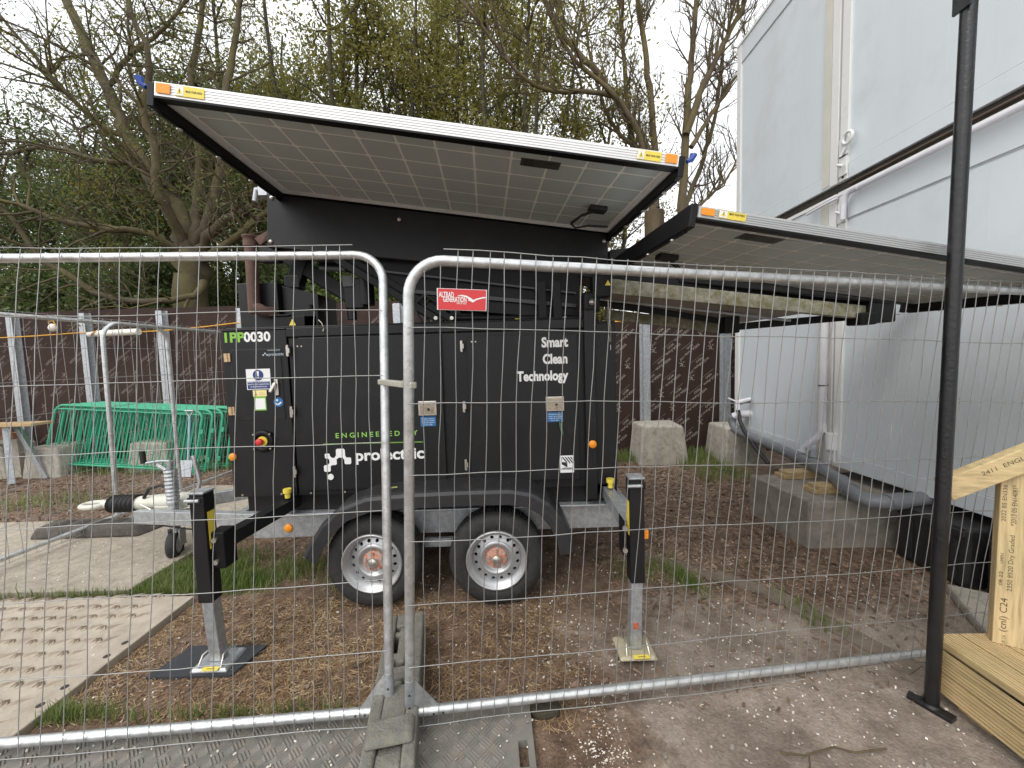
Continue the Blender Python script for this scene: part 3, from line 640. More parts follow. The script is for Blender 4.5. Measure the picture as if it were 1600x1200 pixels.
# -- leafy trees beyond: dark stems, loose yellow-green spring leaf
def leafy(x, y, h, wid, seed, label, leaf, n_leaf, barkm=BARKD, low=0.25, size=.05, spread=.16, cat_group='leafy trees beyond the hoarding', name='leafy_tree', nst=4):
    t = thing(name, label, 'tree', (x, y, 0), group=cat_group); T = Tree(seed); r = T.r
    for k in range(nst + 2 if h > 9 else nst):
        a = 2 * math.pi * k / nst + r.uniform(-.4, .4); sp = wid * r.uniform(.25, .8)
        top = Vector((x + math.cos(a) * sp, y + math.sin(a) * sp * .6, h * r.uniform(.8, 1.05)))
        b0 = Vector((x + r.uniform(-.15, .15), y + r.uniform(-.15, .15), -.1))
        pa, ra = T.limb([b0, b0.lerp(top, .3) + Vector((r.gauss(0, .2), r.gauss(0, .2), .3)), b0.lerp(top, .65) + Vector((r.gauss(0, .25), r.gauss(0, .2), .2)), top], .13, .025, 6)
        T.shoots(pa, ra, 15 if h > 9 else 11, wid * .62, .028, 2, .12, 1.05, low)
    T.b.build('trunk', barkm, t)
    leaf_mesh('crown', [p for p, v in T.tips], n_leaf, spread, size, leaf, t, np.random.default_rng(seed))
    return t
for x, y, h, w, sd_, lab, lf, nl_ in (
        (-4.3, 10.2, 12.0, 2.3, 51, 'loose spring green tree directly behind the left bole', LEAFS, 6),
        (-1.9, 10.6, 12.3, 2.4, 52, 'spring green tree behind the left half of the upper panel', LEAFS, 6),
        (0.4, 10.0, 11.6, 2.3, 53, 'spring green tree behind the middle of the upper panel', LEAFS, 6),
        (2.5, 11.2, 9.4, 2.1, 54, 'thin yellow green tree behind the bare stems', LEAFS, 3),
        (-0.6, 13.0, 14.5, 2.8, 55, 'tall olive tree furthest back above the panel', LEAFS, 5),
        (-3.4, 13.2, 14.5, 2.8, 56, 'tall olive tree furthest back, left of centre', LEAFS, 5),
        (-7.4, 12.4, 11.2, 2.6, 57, 'tall loose green tree behind the limbs of the old mossy tree', LEAFS, 7),
        (-9.4, 11.0, 11.6, 2.5, 59, 'loose spring green tree showing through the upper left limbs of the old mossy tree', LEAFS, 4),
        (-10.9, 12.8, 9.6, 2.6, 58, 'loose green tree rising over the evergreens at far left', LEAFG, 4)):
    leafy(x, y, h, w, sd_, lab, lf, nl_)
for x, y, h, w, sd_, lab in (
        (-10.6, 11.3, 8.6, 2.5, 61, 'dark evergreen tree at the far left behind the hoarding'),
        (-8.2, 11.6, 8.9, 2.5, 62, 'dark evergreen tree behind the left spreading limbs'),
        (-5.9, 11.9, 8.4, 2.3, 63, 'dark evergreen tree right behind the stout bole'),
        (-12.9, 12.4, 8.8, 2.6, 64, 'dark evergreen tree second from the left edge, behind the bush'), (-15.2, 12.2, 8.6, 2.7, 65, 'dark evergreen tree outermost on the left')):
    leafy(x, y, h, w, sd_, lab, LEAFD, 11, low=.08, size=.056, spread=.2, cat_group='dark evergreens behind the hoarding', name='evergreen_tree', nst=5)
# -- hedge of low bushes showing over the hoarding
for x, y, h, w, sd_, lab, lf in (
        (-11.2, 8.9, 3.7, 1.5, 76, 'dark bush outermost at the left edge over the hoarding', LEAFD), (-9.3, 8.9, 3.6, 1.5, 71, 'dark bush over the hoarding, second from the left edge', LEAFD), (-7.9, 9.3, 4.0, 1.4, 75, 'dark bush over the hoarding left of the bole', LEAFD), (-4.6, 9.0, 3.5, 1.3, 72, 'dark bush over the hoarding right of the bole', LEAFD),
        (-2.6, 8.6, 3.3, 1.3, 73, 'yellow green bush seen under the dark beam left of the fence posts', LEAFG), (-0.6, 8.8, 3.3, 1.3, 74, 'green bush seen between the fence posts under the beam', LEAFG)):
    leafy(x, y, h, w, sd_, lab, lf, 9, low=.05, size=.06, spread=.16, cat_group='bushes showing over the hoarding', name='bush', nst=4)

# ================================================================== TRAILER
tr = thing('generator_trailer', 'black twin axle power trailer with raised solar panels, standing behind the mesh fence', 'trailer', (-0.6, 2.6, 0))
YF = 2.6
def fp(px, py, y=YF): return on_y(px, py, y)
X0, X1, ZT, ZB = -1.945, 0.72, 1.85, 0.575
UX, UZ = Vector((1, 0, 0)), Vector((0, 0, 1))
def panel(mb, x0, x1, z0, z1, y, th=0.01, mi=0): mb.box((x0, y, z0), (x1, y + th, z1), mi)
xs_ = fp(456, 640).x                                    # seam between control cabinet and doors
m = MB(); m.box((X0 + 0.02, 2.625, 0.70), (X1 - 0.005, 4.05, ZT - 0.03))
m.box((X0 + 0.05, 2.66, ZB), (X1 - 0.05, 4.0, 0.70)); body = m.build('body', BLACK, tr, bevel=0.006)
m = MB(); m.box((X0, 2.6, 0.70), (xs_ - 0.004, 2.66, ZT - 0.012)); m.box((xs_ + .001, 2.612, 0.695), (X1 - .17, 2.66, ZT - 0.066)); m.build('front_panel', BLACK, tr, bevel=0.004)
m = MB(); m.box((xs_ - .002, 2.596, ZT - 0.062), (X1 - 0.14, 2.64, ZT)); m.box((X0 - 0.004, 2.594, ZT - 0.010), (xs_ - .003, 2.64, ZT)); m.box((X0 - 0.004, 2.641, ZT - 0.03), (X1 - 0.14, 4.06, ZT)); m.box((X0 + .02, 2.62, ZT + .0005), (X1 - .2, 4.0, ZT + 0.012)); m.build('roof', BLACK, tr, bevel=0.006)
m = MB()
for px in (380, 441, 487, 540): p = fp(px, 779, 2.6); m.disc((p.x, 2.6, .715), (0, -1, 0), .007, .005, 8)
m.build('bolt', STEEL, tr)
# control hatch
a, b = fp(358, 546), fp(449, 656)
d = MB(); d.box((a.x + .012, 2.594, b.z + .004), (xs_ - .045, 2.605, a.z - .006)); hatch = d.build('control_door', BLACK, tr, bevel=0.002)
e = MB(); gx0, gx1, gz0, gz1 = a.x + .006, xs_ - .039, b.z - .002, a.z
for q0, q1 in (((gx0, gz0), (gx1, gz0 + .005)), ((gx0, gz1 - .005), (gx1, gz1)), ((gx0, gz0 + .006), (gx0 + .005, gz1 - .006)), ((gx1 - .005, gz0 + .006), (gx1, gz1 - .006))):
    e.box((q0[0], 2.5985, q0[1]), (q1[0], 2.602, q1[1]))
e.build('door_gap', INK, hatch)
for px, py in ((357, 559), (364, 642)):
    p = fp(px, py); h_ = MB(); h_.box((p.x - .022, 2.586, p.z - .028), (p.x + .020, 2.594, p.z + .028)); h_.tube([(p.x, 2.586, p.z - .028), (p.x, 2.586, p.z + .028)], .006, 8)
    h_.build('hinge', BRASS, hatch, bevel=.001)
p = fp(434, 605); h_ = MB(); h_.box((p.x - .013, 2.582, p.z - .055), (p.x + .013, 2.594, p.z + .055)); h_.beam((p.x, 2.572, p.z + .03), (p.x - .03, 2.560, p.z - .03), .02, .016, (0, 1, 0)); h_.build('handle', STEEL, hatch, bevel=.004)
def sticker(name, px0, py0, px1, py1, m_, y, parent, th=.0012):
    a, b = fp(px0, py0, y), fp(px1, py1, y); s = MB(); s.box((a.x, y - th, b.z), (b.x, y, a.z)); return s.build(name, m_, parent), a, b
st, a, b = sticker('notice', 384, 577, 424, 608, WHITE, 2.5935, hatch)
m = MB(); m.box((a.x + .006, 2.5910, b.z + .005), (b.x - .006, 2.5917, b.z + (a.z - b.z) * .40)); cx_ = (a.x + b.x) / 2; cz_ = b.z + (a.z - b.z) * .70
m.tube([(cx_, 2.5917, cz_), (cx_, 2.5909, cz_)], .036, 24); m.build('notice_print', NAVY, st)
m = MB(); m.prism([(cx_ - .007, 2.5902, cz_ + .027), (cx_ - .004, 2.5902, cz_ - .008), (cx_ + .004, 2.5902, cz_ - .008), (cx_ + .007, 2.5902, cz_ + .027)], (0, .0006, 0)); m.tube([(cx_, 2.5908, cz_ - .019), (cx_, 2.5902, cz_ - .019)], .0055, 12)
for i, s_ in enumerate(('ENSURE THE MAIN BREAKER', 'SWITCH SIDE HANDWHEEL', 'IS IN POSITION')): add_text(m, s_, (cx_, 2.5905, b.z + .048 - i * .0165), UX, UZ, .0125, .01, 'CENTER', width=.145 - .035 * (i == 2))
m.build('notice_mark', WHITE, st)
st, a, b = sticker('warning_label', 395, 610, 417, 619, PALEYEL, 2.5935, hatch)
m = MB(); m.add([(a.x + .008, 2.5918, b.z + .006), (a.x + .03, 2.5918, b.z + .006), (a.x + .019, 2.5918, a.z - .006)], [(0, 1, 2)]); m.box((a.x + .04, 2.5915, b.z + .012), (b.x - .01, 2.5922, b.z + .015)); m.box((a.x + .04, 2.5915, b.z + .022), (b.x - .02, 2.5922, b.z + .025)); m.build('label_print', BRASS, st)
st, a, b = sticker('info_label', 397, 620, 417, 641, LIME, 2.5935, hatch); m = MB(); m.box((a.x + .006, 2.5912, b.z + .008), (b.x - .006, 2.592, a.z - .012)); m.build('label_print', WHITE, st)
p = fp(436, 628); m = MB(); m.disc((p.x, 2.5938, p.z), (0, -1, 0), .032, .0012, 28); st = m.build('manual_sticker', BLUE, hatch)
m = MB(); m.disc((p.x - .008, 2.5925, p.z + .013), (0, -1, 0), .0075, .0006, 14); m.prism([(p.x - .02, 2.5919, p.z - .004), (p.x - .006, 2.5919, p.z - .012), (p.x - .006, 2.5919, p.z - .022), (p.x - .02, 2.5919, p.z - .014)], (0, .0006, 0)); m.prism([(p.x - .003, 2.5919, p.z - .012), (p.x + .02, 2.5919, p.z + .004), (p.x + .02, 2.5919, p.z - .008), (p.x - .003, 2.5919, p.z - .022)], (0, .0006, 0)); m.build('reading_mark', WHITE, st)
# small maker's mark on the hatch
p = fp(418, 553); m = MB(); add_text(m, 'prolectric', (p.x + .01, 2.5932, p.z - .012), UX, UZ, .026, .012)
for i, (q, w) in enumerate(((-.03, 0), (-.017, .01), (-.004, .0))): m.box((p.x + q, 2.5927, p.z - .012 + w), (p.x + q + .01, 2.5934, p.z - .002 + w))
add_text(m, 'ENGINEERED BY', (p.x + .005, 2.5932, p.z + .02), UX, UZ, .012, 0); m.build('makers_mark', mat('dim_vinyl', (.45, .5, .55), .5, vary=.05), hatch)
# emergency stop
p = fp(412, 689); es = MB(); es.lathe([(.075, 0), (.075, .012), (.066, .022), (.045, .022), (.043, .008), (0, .008)], (p.x, 2.6, p.z), (0, -1, 0), 32)
for q in (45, 135, 225, 315): es.disc((p.x + .078 * math.cos(R(q)), 2.6, p.z + .07 * math.sin(R(q))), (0, -1, 0), .012, .02, 10)
es = es.build('emergency_stop', BLACKM, tr)
m = MB(); m.disc((p.x, 2.592, p.z), (0, -1, 0), .034, .008, 28); m.build('stop_ring', YELLOW, es)
m = MB(); m.lathe([(.016, 0), (.016, .014), (.024, .018), (.024, .03), (.018, .036), (0, .038)], (p.x - .004, 2.584, p.z), (0, -1, 0), 24); m.build('stop_button', RED, es)
m = MB()
for q in (45, 135, 225, 315): m.disc((p.x + .078 * math.cos(R(q)), 2.58, p.z + .07 * math.sin(R(q))), (0, -1, 0), .006, .004, 8)
m.build('screw', STEEL, es)
def reflector(px, py, y, r):
    p = fp(px, py, y); m = MB(); m.lathe([(r, 0), (r, .006), (r * .85, .011), (0, .012)], (p.x, y, p.z), (0, -1, 0), 24); m.build('reflector', ORANGE, tr)
reflector(364, 714, 2.6, .026)
# unit number
a = fp(345, 535); m = MB(); add_text(m, '1PP', (a.x + .012, 2.5985, a.z), UX, UZ, .088, .035, width=.135); m.build('unit_number', LIME, tr)
m = MB(); add_text(m, '0030', (a.x + .157, 2.5985, a.z), UX, UZ, .088, .035, width=.18); m.build('unit_number', WHITE, tr)

# big doors
def big_door(px0, px1, ptop, pbot, hinges, bolts):
    a, b = fp(px0, ptop), fp(px1, pbot)
    m = MB(); m.box((a.x, 2.590, b.z), (b.x, 2.611, a.z)); d = m.build('side_door', BLACK, tr, bevel=.004)
    for px, py in hinges:
        p = fp(px, py, 2.6); h_ = MB(); h_.box((p.x - .010, 2.578, p.z - .034), (p.x - .001, 2.6, p.z + .034)); h_.tube([(p.x, 2.582, p.z - .038), (p.x, 2.582, p.z + .038)], .007, 8); h_.box((p.x + .001, 2.578, p.z - .016), (p.x + .012, 2.59, p.z + .016)); h_.build('hinge', STEEL, d)
    m = MB()
    for px, py in bolts: p = fp(px, py, 2.59); m.disc((p.x, 2.59, p.z), (0, -1, 0), .005, .003, 8)
    m.build('bolt', STEEL, d)
    return d
d1 = big_door(466, 699, 528, 759, ((452, 548), (458, 643), (463, 736)), ((465, 541), (471, 541)))
d2 = big_door(729, 906, 526, 748, ((722, 541), (726, 635), (729, 725)), ((737, 534), (743, 534)))
def latch(px, py, d):
    p = fp(px, py, 2.588); m = MB(); w, h_ = .062, .05
    m.box((p.x - w, 2.582, p.z - h_), (p.x + w, 2.59, p.z + h_)); l = m.build('latch', STEEL, d, bevel=.006)
    m = MB(); m.box((p.x - w + .013, 2.5795, p.z - h_ + .012), (p.x + w - .013, 2.5815, p.z + h_ - .012)); m.disc((p.x + .01, 2.58, p.z - .006), (0, -1, 0), .024, .008, 20); m.build('paddle', mat('worn_latch', (.42, .36, .28), .35, .7, vary=.25, scale=40), l, bevel=.003)
    m = MB(); m.disc((p.x + .01, 2.572, p.z - .006), (0, -1, 0), .010, .003, 14); m.build('keyhole', INK, l)
    a = Vector((p.x - .052, 2.589, p.z - .058)); m = MB(); m.box((a.x, 2.5885, a.z - .065), (a.x + .105, 2.5905, a.z)); s_ = m.build('door_notice', BLUE, d)
    m = MB()
    for i, t_ in enumerate(('Please ensure', 'doors are closed', 'while the machine', 'is in use')): add_text(m, t_, (a.x + .052, 2.5878, a.z - .017 - i * .0135), UX, UZ, .0125, 0, 'CENTER', width=.085 - .03 * (i == 3))
    m.build('notice_print', WHITE, s_)
    return p
latch(668, 638, d1); kp = latch(867, 631, d2)
# white maker's lettering on the first door
a = fp(505, 694, 2.589); b = fp(661, 689, 2.589); m = MB(); m.beam((a.x, 2.5885, a.z), (b.x, 2.5885, b.z - .006), .003, .007); m.build('rule_line', LIMEDIM, d1)
a = fp(524, 685, 2.589); m = MB(); add_text(m, 'ENGINEERED BY', (a.x, 2.5885, a.z + .002), Vector((1, 0, .008)), UZ, .048, .014, spacing=1.55, width=.56); m.build('maker_line', mat('lime_text_vinyl', (.27, .55, .10), .5, vary=.04), d1)
a = fp(555, 719, 2.589); m = MB(); add_text(m, 'prolectric', (a.x, 2.5885, a.z - .004), Vector((1, 0, .01)), UZ, .108, .03, width=.47)
def rsq(px, py, s):
    p = fp(px, py, 2.589); s /= 2; c = s * .3
    m.add([(p.x + x, 2.5885, p.z + z) for x, z in ((-s + c, -s), (s - c, -s), (s, -s + c), (s, s - c), (s - c, s), (-s + c, s), (-s, s - c), (-s, -s + c))], [tuple(range(8))])
for px, py, s_ in ((511.5, 712.5, .034), (520.5, 721, .05), (532, 708, .062), (543.5, 720, .046), (511.5, 732, .046)): rsq(px, py, s_)
for (p0, p1) in (((514, 714.5), (518, 718)), ((525, 716), (528, 712)), ((537, 713), (540, 717)), ((513, 729), (517, 725))):
    a0, a1 = fp(*p0, 2.589), fp(*p1, 2.589); m.beam((a0.x, 2.5886, a0.z), (a1.x, 2.5886, a1.z), .0006, .022, (0, 0, 1))
m.build('maker_logo', WHITE, d1)
p = fp(517, 745, 2.589); m = MB(); m.disc((p.x, 2.59, p.z), (0, -1, 0), .021, .006, 20); m.build('round_cap', WHITE, d1)
# slogan on the second door
m = MB()
for s_, py, w in (('Smart', 541, .178), ('Clean', 567, .166), ('Technology', 593, .348)):
    p = fp(887, py, 2.589); m = MB(); add_text(m, s_, (p.x, 2.5885, p.z), UX, UZ, .090, .04, 'RIGHT', width=w); m.build('slogan', WHITE, d2)
st, a, b = sticker('safety_label', 875, 712, 897, 738, WHITE, 2.589, d2)
m = MB(); w, h_ = b.x - a.x, a.z - b.z
def q2(pts): m.prism([(a.x + w * u, 2.5869, b.z + h_ * v) for u, v in pts], (0, .0006, 0))
for k in range(4): q2([(.12 + k * .2, .92), (.22 + k * .2, .92), (min(.9, .52 + k * .2), .92 - (min(.9, .52 + k * .2) - .22 - k * .2)), (min(.9, .52 + k * .2), .8 - (min(.9, .52 + k * .2) - .22 - k * .2))])
q2([(.1, .62), (.38, .62), (.52, .48), (.52, .3), (.4, .36), (.1, .5)]); q2([(.1, .28), (.9, .28), (.9, .25), (.1, .25)]); q2([(.1, .9), (.1, .6), (.13, .6), (.13, .9)])
add_text(m, 'LIFT HERE', (a.x + w / 2, 2.5868, b.z + .02), UX, UZ, .022, .01, 'CENTER', width=w * .6); m.build('label_print', INK, st)
# key with a green leaf of tape left in the lock
m = MB(); m.tube([(kp.x + .012, 2.57, kp.z - .01), (kp.x + .014, 2.558, kp.z - .012)], .006, 8); m.tube([(kp.x + .014, 2.556, kp.z - .012), (kp.x + .024, 2.56, kp.z - .06), (kp.x + .02, 2.565, kp.z - .10)], .0022, 6)
key = m.build('key', STEEL, d2)
m = MB(); m.prism([(kp.x + .018, 2.562, kp.z - .10), (kp.x + .036, 2.560, kp.z - .13), (kp.x + .052, 2.562, kp.z - .215), (kp.x + .03, 2.562, kp.z - .18)], (0, .002, 0)); m.build('key_tag', mat('green_tape', (.05, .13, .05), .4, vary=.3, scale=60), key)

# right corner upright, end panels, lifting wire
a, b = fp(912, 482, 2.57), fp(934, 778, 2.57)
m = MB(); m.box((a.x, 2.565, .62), (b.x, 2.64, a.z - .01)); m.build('corner_upright', BLACK, tr, bevel=.006)
m = MB(); m.box((b.x + .004, 2.66, .62), (X1, 4.02, ZT - .015)); m.box((b.x + .04, 2.653, .72), (X1 - .012, 2.659, 1.2)); m.build('end_panel', BLACK, tr, bevel=.006)
reflector(926, 694, 2.565, .027)
p = fp(925, 472, 2.56); m = MB(); m.box((p.x - .055, 2.56, p.z - .06), (p.x + .055, 2.66, p.z + .07)); ub = m.build('pivot_bracket', BLACKM, tr, bevel=.02, segs=3)
m = MB(); m.lathe([(.02, 0), (.02, .006), (.012, .008), (.012, .012), (0, .012)], (p.x, 2.56, p.z), (0, -1, 0), 20); m.build('bolt', STEEL, ub)
p = fp(944, 443, 2.55); m = MB(); m.box((p.x - .075, 2.55, p.z - .085), (p.x + .045, 2.65, p.z + .06)); hb = m.build('hinge_bracket', BLACKM, tr, bevel=.008)
q = fp(950, 442, 2.548); m = MB(); m.add([(q.x - .02, 2.549, q.z - .016), (q.x + .02, 2.549, q.z - .016), (q.x, 2.549, q.z + .02)], [(0, 1, 2)]); m.build('warning_triangle', YELLOW, hb)
w0, w1 = fp(950, 468, 2.60), fp(954, 555, 2.63)
m = MB()
for dx in (-.004, .005): m.tube([w0, w0.lerp(w1, .5) + Vector((dx * 2, 0, 0)), w1 + Vector((dx * .4, 0, .06))], .0018, 5)
m.tube([w1 + Vector((.014 * math.cos(i * math.pi / 6), 0, .02 + .016 * math.sin(i * math.pi / 6))) for i in range(13)], .003, 6, cap=False); m.tube([w1 + Vector((0, 0, .035)), w1 + Vector((0, 0, .07))], .006, 6)
m.build('safety_wire', STEEL, tr)

# chassis
m = MB(); m.box((-1.86, 2.64, .385), (.80, 2.70, .568)); m.box((-1.86, 3.86, .385), (.80, 3.92, .568)); m.box((.74, 2.702, .42), (.80, 3.858, .566)); m.box((-1.86, 2.702, .42), (-1.80, 3.858, .566))
m.box((-1.84, 2.60, .554), (.78, 2.638, .570)); m.build('chassis_rail', GALV, tr, bevel=.004)
reflector(451, 825, 2.638, .03)
CY_ = 3.30
m = MB()
for sy in (-1, 1): m.beam((-1.80, CY_ + sy * .52, .455), (-3.24, CY_ + sy * .09, .350), .06, .11)
m.beam((-2.15, CY_ - .36, .43), (-2.15, CY_ + .36, .43), .06, .08); m.build('drawbar', GALV, tr, bevel=.004)
# coupling
hz = .435
m = MB(); m.tube([(-3.31, CY_, hz), (-3.12, CY_, hz + .005), (-2.92, CY_, hz + .01), (-2.82, CY_, hz)], [.058, .066, .075, .078], 14); m.box((-3.12, CY_ - .07, .375), (-2.70, CY_ + .07, hz - .01)); m.build('coupling_body', CREAM, tr, bevel=.01)
m = MB(); q = [( -3.53 + (i / 24) * .23, .062 + .014 * math.cos(i * math.pi / 2)) for i in range(25)]
m.lathe([(r_, x + 3.53) for x, r_ in q], (-3.53, CY_, hz), (1, 0, 0), 20); m.build('gaiter', BOOTRUB, tr)
m = MB(); m.tube([(-3.53, CY_, hz), (-3.62, CY_, hz - .003)], [.038, .032], 10); m.tube([Vector((-3.70 + .09 * math.cos(a_), CY_ + .065 * math.sin(a_), hz - .006)) for a_ in [i * math.pi / 10 for i in range(21)]], .022, 10, cap=False); m.build('towing_eye', CREAM, tr)
JX = -2.885
m = MB(); m.tube([(JX, CY_ - .13, .26), (JX, CY_ - .13, .52)], .034, 16); m.lathe([(.042 + .006 * (i % 2), i * .016) for i in range(19)], (JX, CY_ - .13, .47), (0, 0, 1), 16, smooth=False); m.tube([(JX, CY_ - .13, .75), (JX, CY_ - .13, .83)], .024, 12); jw = m.build('jockey_wheel', GALV, tr)
m = MB(); m.tube([(JX, CY_ - .13, .30), (JX, CY_ - .13, .22)], .022, 12); m.box((JX - .055, CY_ - .16, .11), (JX - .045, CY_ - .10, .25)); m.box((JX + .045, CY_ - .16, .11), (JX + .055, CY_ - .10, .25)); m.build('fork', GALV, jw)
c = (JX - .02, CY_ - .13, .112); ax = Vector((1, .45, 0)).normalized()
m = MB(); m.lathe([(.075, -.03), (.10, -.036), (.112, -.02), (.114, 0), (.112, .02), (.10, .036), (.075, .03)], c, ax, 30); m.build('tyre', RUBBER, jw)
m = MB(); m.lathe([(0, -.02), (.03, -.02), (.035, -.03), (.074, -.03), (.074, .03), (.035, .03), (.03, .02), (0, .02)], c, ax, 24); m.build('rim', GALV, jw)
m = MB(); m.tube([(JX, CY_ - .13, .83), (JX - .06, CY_ - .16, .84), (JX - .14, CY_ - .2, .835)], .011, 8); m.build('crank_arm', GALV, jw)
m = MB(); m.tube([(JX - .15, CY_ - .2, .835), (JX - .155, CY_ - .2, .945)], .02, 10); m.build('crank_grip', BOOTRUB, jw)
m = MB(); m.tube([(JX + .09, CY_, .46), (JX + .13, CY_, .62), (JX + .09, CY_, .84)], .017, 8); m.tube([(JX, CY_ - .1, .70), (JX - .12, CY_ - .12, .80)], .017, 8); m.build('brake_lever', GALVT, tr)
m = MB(); m.tube([(-3.22, CY_ - .04, .49), (-3.17, CY_ - .04, .57), (-3.06, CY_ - .04, .60), (-2.97, CY_ - .04, .56), (-2.94, CY_ - .04, .50)], .013, 8); m.tube([(-3.36, CY_, .40), (-3.30, CY_ - .05, .33), (-3.1, CY_ - .1, .28), (-2.7, CY_ - .22, .28), (-2.3, CY_ - .38, .34)], .006, 6); m.build('cable_loop', BOOTRUB, tr)
m = MB(); m.disc((-2.74, CY_ - .06, .47), (1, .3, 0), .075, .06, 20); m.build('brake_drum', BLACKM, tr)
m = MB(); m.tube([(-3.20, CY_ - .09, .45), (-3.02, CY_ - .12, .375), (-2.76, CY_ - .1, .42)], .008, 8); m.build('brake_link', STEEL, tr)

# wheels
def wheel(x, y0, side):
    z = .304; s = side; ax = Vector((0, -1 * s, 0)); c = Vector((x, y0, z))                # y0: outer face
    rootm = MB(); n = 96; prof = [(.195, -.012), (.205, 0), (.235, .006), (.262, .003), (.285, -.006), (.300, -.022), (.309, -.040)]
    rootm.lathe(prof, c, ax, 64)
    w_ = MB(); w_.lathe([(.30, -.06), (.30, -.15)], c, ax, 64)                              # groove floor
    rootm.v += [];
    vs = []; fs = []
    # tread blocks all round the crown
    for i in range(n):
        for k, (h0, h1, ph) in enumerate(((-.024, -.058, 0), (-.064, -.098, .5), (-.104, -.138, 0), (-.144, -.178, .5))):
            a0 = 2 * math.pi * (i + ph * .5) / n; a1 = a0 + 2 * math.pi / n * .62; b_ = len(vs)
            r_o = .312 if k in (1, 2) else .3105
            r_in = .302 if k in (0, 3) else r_o
            for (aa, hh, rr) in ((a0, h0, r_in if k == 0 else r_o), (a1, h0, r_in if k == 0 else r_o), (a1 + .012, h1, r_in if k == 3 else r_o), (a0 + .012, h1, r_in if k == 3 else r_o),
                                 (a0, h0, .296), (a1, h0, .296), (a1 + .012, h1, .296), (a0 + .012, h1, .296)):
                vs.append(c + ax * hh + Vector((math.cos(aa), 0, math.sin(aa))) * rr)
            fs += [(b_, b_ + 1, b_ + 2, b_ + 3), (b_, b_ + 4, b_ + 5, b_ + 1), (b_ + 1, b_ + 5, b_ + 6, b_ + 2), (b_ + 2, b_ + 6, b_ + 7, b_ + 3), (b_ + 3, b_ + 7, b_ + 4, b_)]
    rootm.add(vs, fs); rootm.lathe([(.300, -.022), (.3, -.10), (.300, -.178), (.285, -.194), (.235, -.2), (.195, -.19)], c, ax, 64)
    wr = rootm.build('wheel', RUBBER, tr)
    m = MB(); m.lathe([(.197, -.012), (.197, .004), (.192, .010), (.184, .008), (.181, -.006), (.176, -.008), (.170, -.020), (.163, -.022), (.160, -.05), (.157, -.052)], c, ax, 64)
    # disc with a ring of round holes
    N = 16; r0, r1, hr = .118, .157, .0115; hh = -.05
    for i in range(N):
        a0 = 2 * math.pi * i / N; a1 = 2 * math.pi * (i + 1) / N; am = (a0 + a1) / 2; outer = []
        for k in range(16):
            q = 2 * math.pi * k / 16; u = math.cos(q); v = math.sin(q); mxn = max(abs(u), abs(v)); u /= mxn; v /= mxn
            outer.append((am + v * (a1 - a0) / 2, (r0 + r1) / 2 + u * (r1 - r0) / 2))
        inner = [((am + math.sin(2 * math.pi * k / 16) * hr / .138), .138 + math.cos(2 * math.pi * k / 16) * hr) for k in range(16)]
        bend = lambda r_: hh + .016 * (1 - (r_ - r0) / (r1 - r0))
        vs = [c + ax * bend(r_) + Vector((math.cos(a_), 0, math.sin(a_))) * r_ for a_, r_ in outer + inner] + [c + ax * (bend(r_) - .012) + Vector((math.cos(a_), 0, math.sin(a_))) * r_ for a_, r_ in inner]
        m.add(vs, [(k, (k + 1) % 16, 16 + (k + 1) % 16, 16 + k) for k in range(16)] + [(16 + k, 16 + (k + 1) % 16, 32 + (k + 1) % 16, 32 + k) for k in range(16)], smooth=False)
    m.lathe([(.118, -.034), (.112, -.026), (.100, -.022), (.090, -.026), (.082, -.040), (.076, -.044), (.0, -.044)], c, ax, 48)
    m.build('rim', SILVER, wr)
    m = MB(); m.lathe([(.196, -.02), (.158, -.07), (.0, -.075)], c, ax, 40); m.build('rim_back', BLACKM, wr)
    m = MB(); m.lathe([(.070, -.0435), (.068, -.034), (.060, -.03), (.040, -.030), (.036, -.026), (.0, -.026)], c, ax, 40)
    for i in range(5):
        a_ = 2 * math.pi * i / 5 + .35; m.disc(c + ax * -.034 + Vector((math.cos(a_), 0, math.sin(a_))) * .053, ax, .0105, .017, 6)
    m.build('hub', RUSTPAINT, wr)
    m = MB(); m.lathe([(.029, -.03), (.029, -.008), (.024, -.002), (0, 0)], c, ax, 28); m.build('hub_cap', STEEL, wr)
    p = c + ax * -.02 + Vector((math.cos(.98), 0, math.sin(.98))) * .158; m = MB(); m.tube([p, p + Vector((.006, 0, .01)) + ax * .03], .006, 8); m.build('valve', BOOTRUB, wr)
wheel(-.940, 2.395, 1); wheel(-.135, 2.385, 1)
wheel(-.940, 4.20, -1); wheel(-.135, 4.20, -1)
m = MB(); m.beam((-.94, 2.6, .31), (-.94, 4.0, .31), .06, .06); m.beam((-.135, 2.6, .31), (-.135, 4.0, .31), .06, .06)
m.beam((-1.0, 2.62, .33), (-.1, 2.62, .33), .03, .06); m.build('axle', GALV, tr)
# tandem mudguard
prof = [(-1.275, .345), (-1.225, .43), (-1.155, .53), (-1.06, .615), (-.92, .665), (-.66, .682), (-.3, .688), (-.04, .686), (.07, .665), (.15, .615), (.215, .53), (.255, .44), (.27, .35)]
def arc(pr, dz): return [(x, z + dz) for x, z in pr]
m = MB(); n = len(prof)
def off(i, t):
    a = Vector((prof[max(i - 1, 0)][0], prof[max(i - 1, 0)][1])); b = Vector((prof[min(i + 1, n - 1)][0], prof[min(i + 1, n - 1)][1])); d_ = (b - a).normalized()
    return (prof[i][0] - d_.y * t, prof[i][1] + d_.x * t)
lay = ((0, 2.352, 0), (0, 2.342, 0), (.072, 2.342, 0), (.092, 2.352, 0), (.100, 2.375, 0), (.103, 2.50, 0), (.100, 2.638, 0), (.090, 2.638, 0), (.088, 2.38, 0), (.07, 2.352, 0))
vs = [];
for t_, y_, _q in lay: vs += [(off(i, t_)[0], y_, off(i, t_)[1]) for i in range(n)]
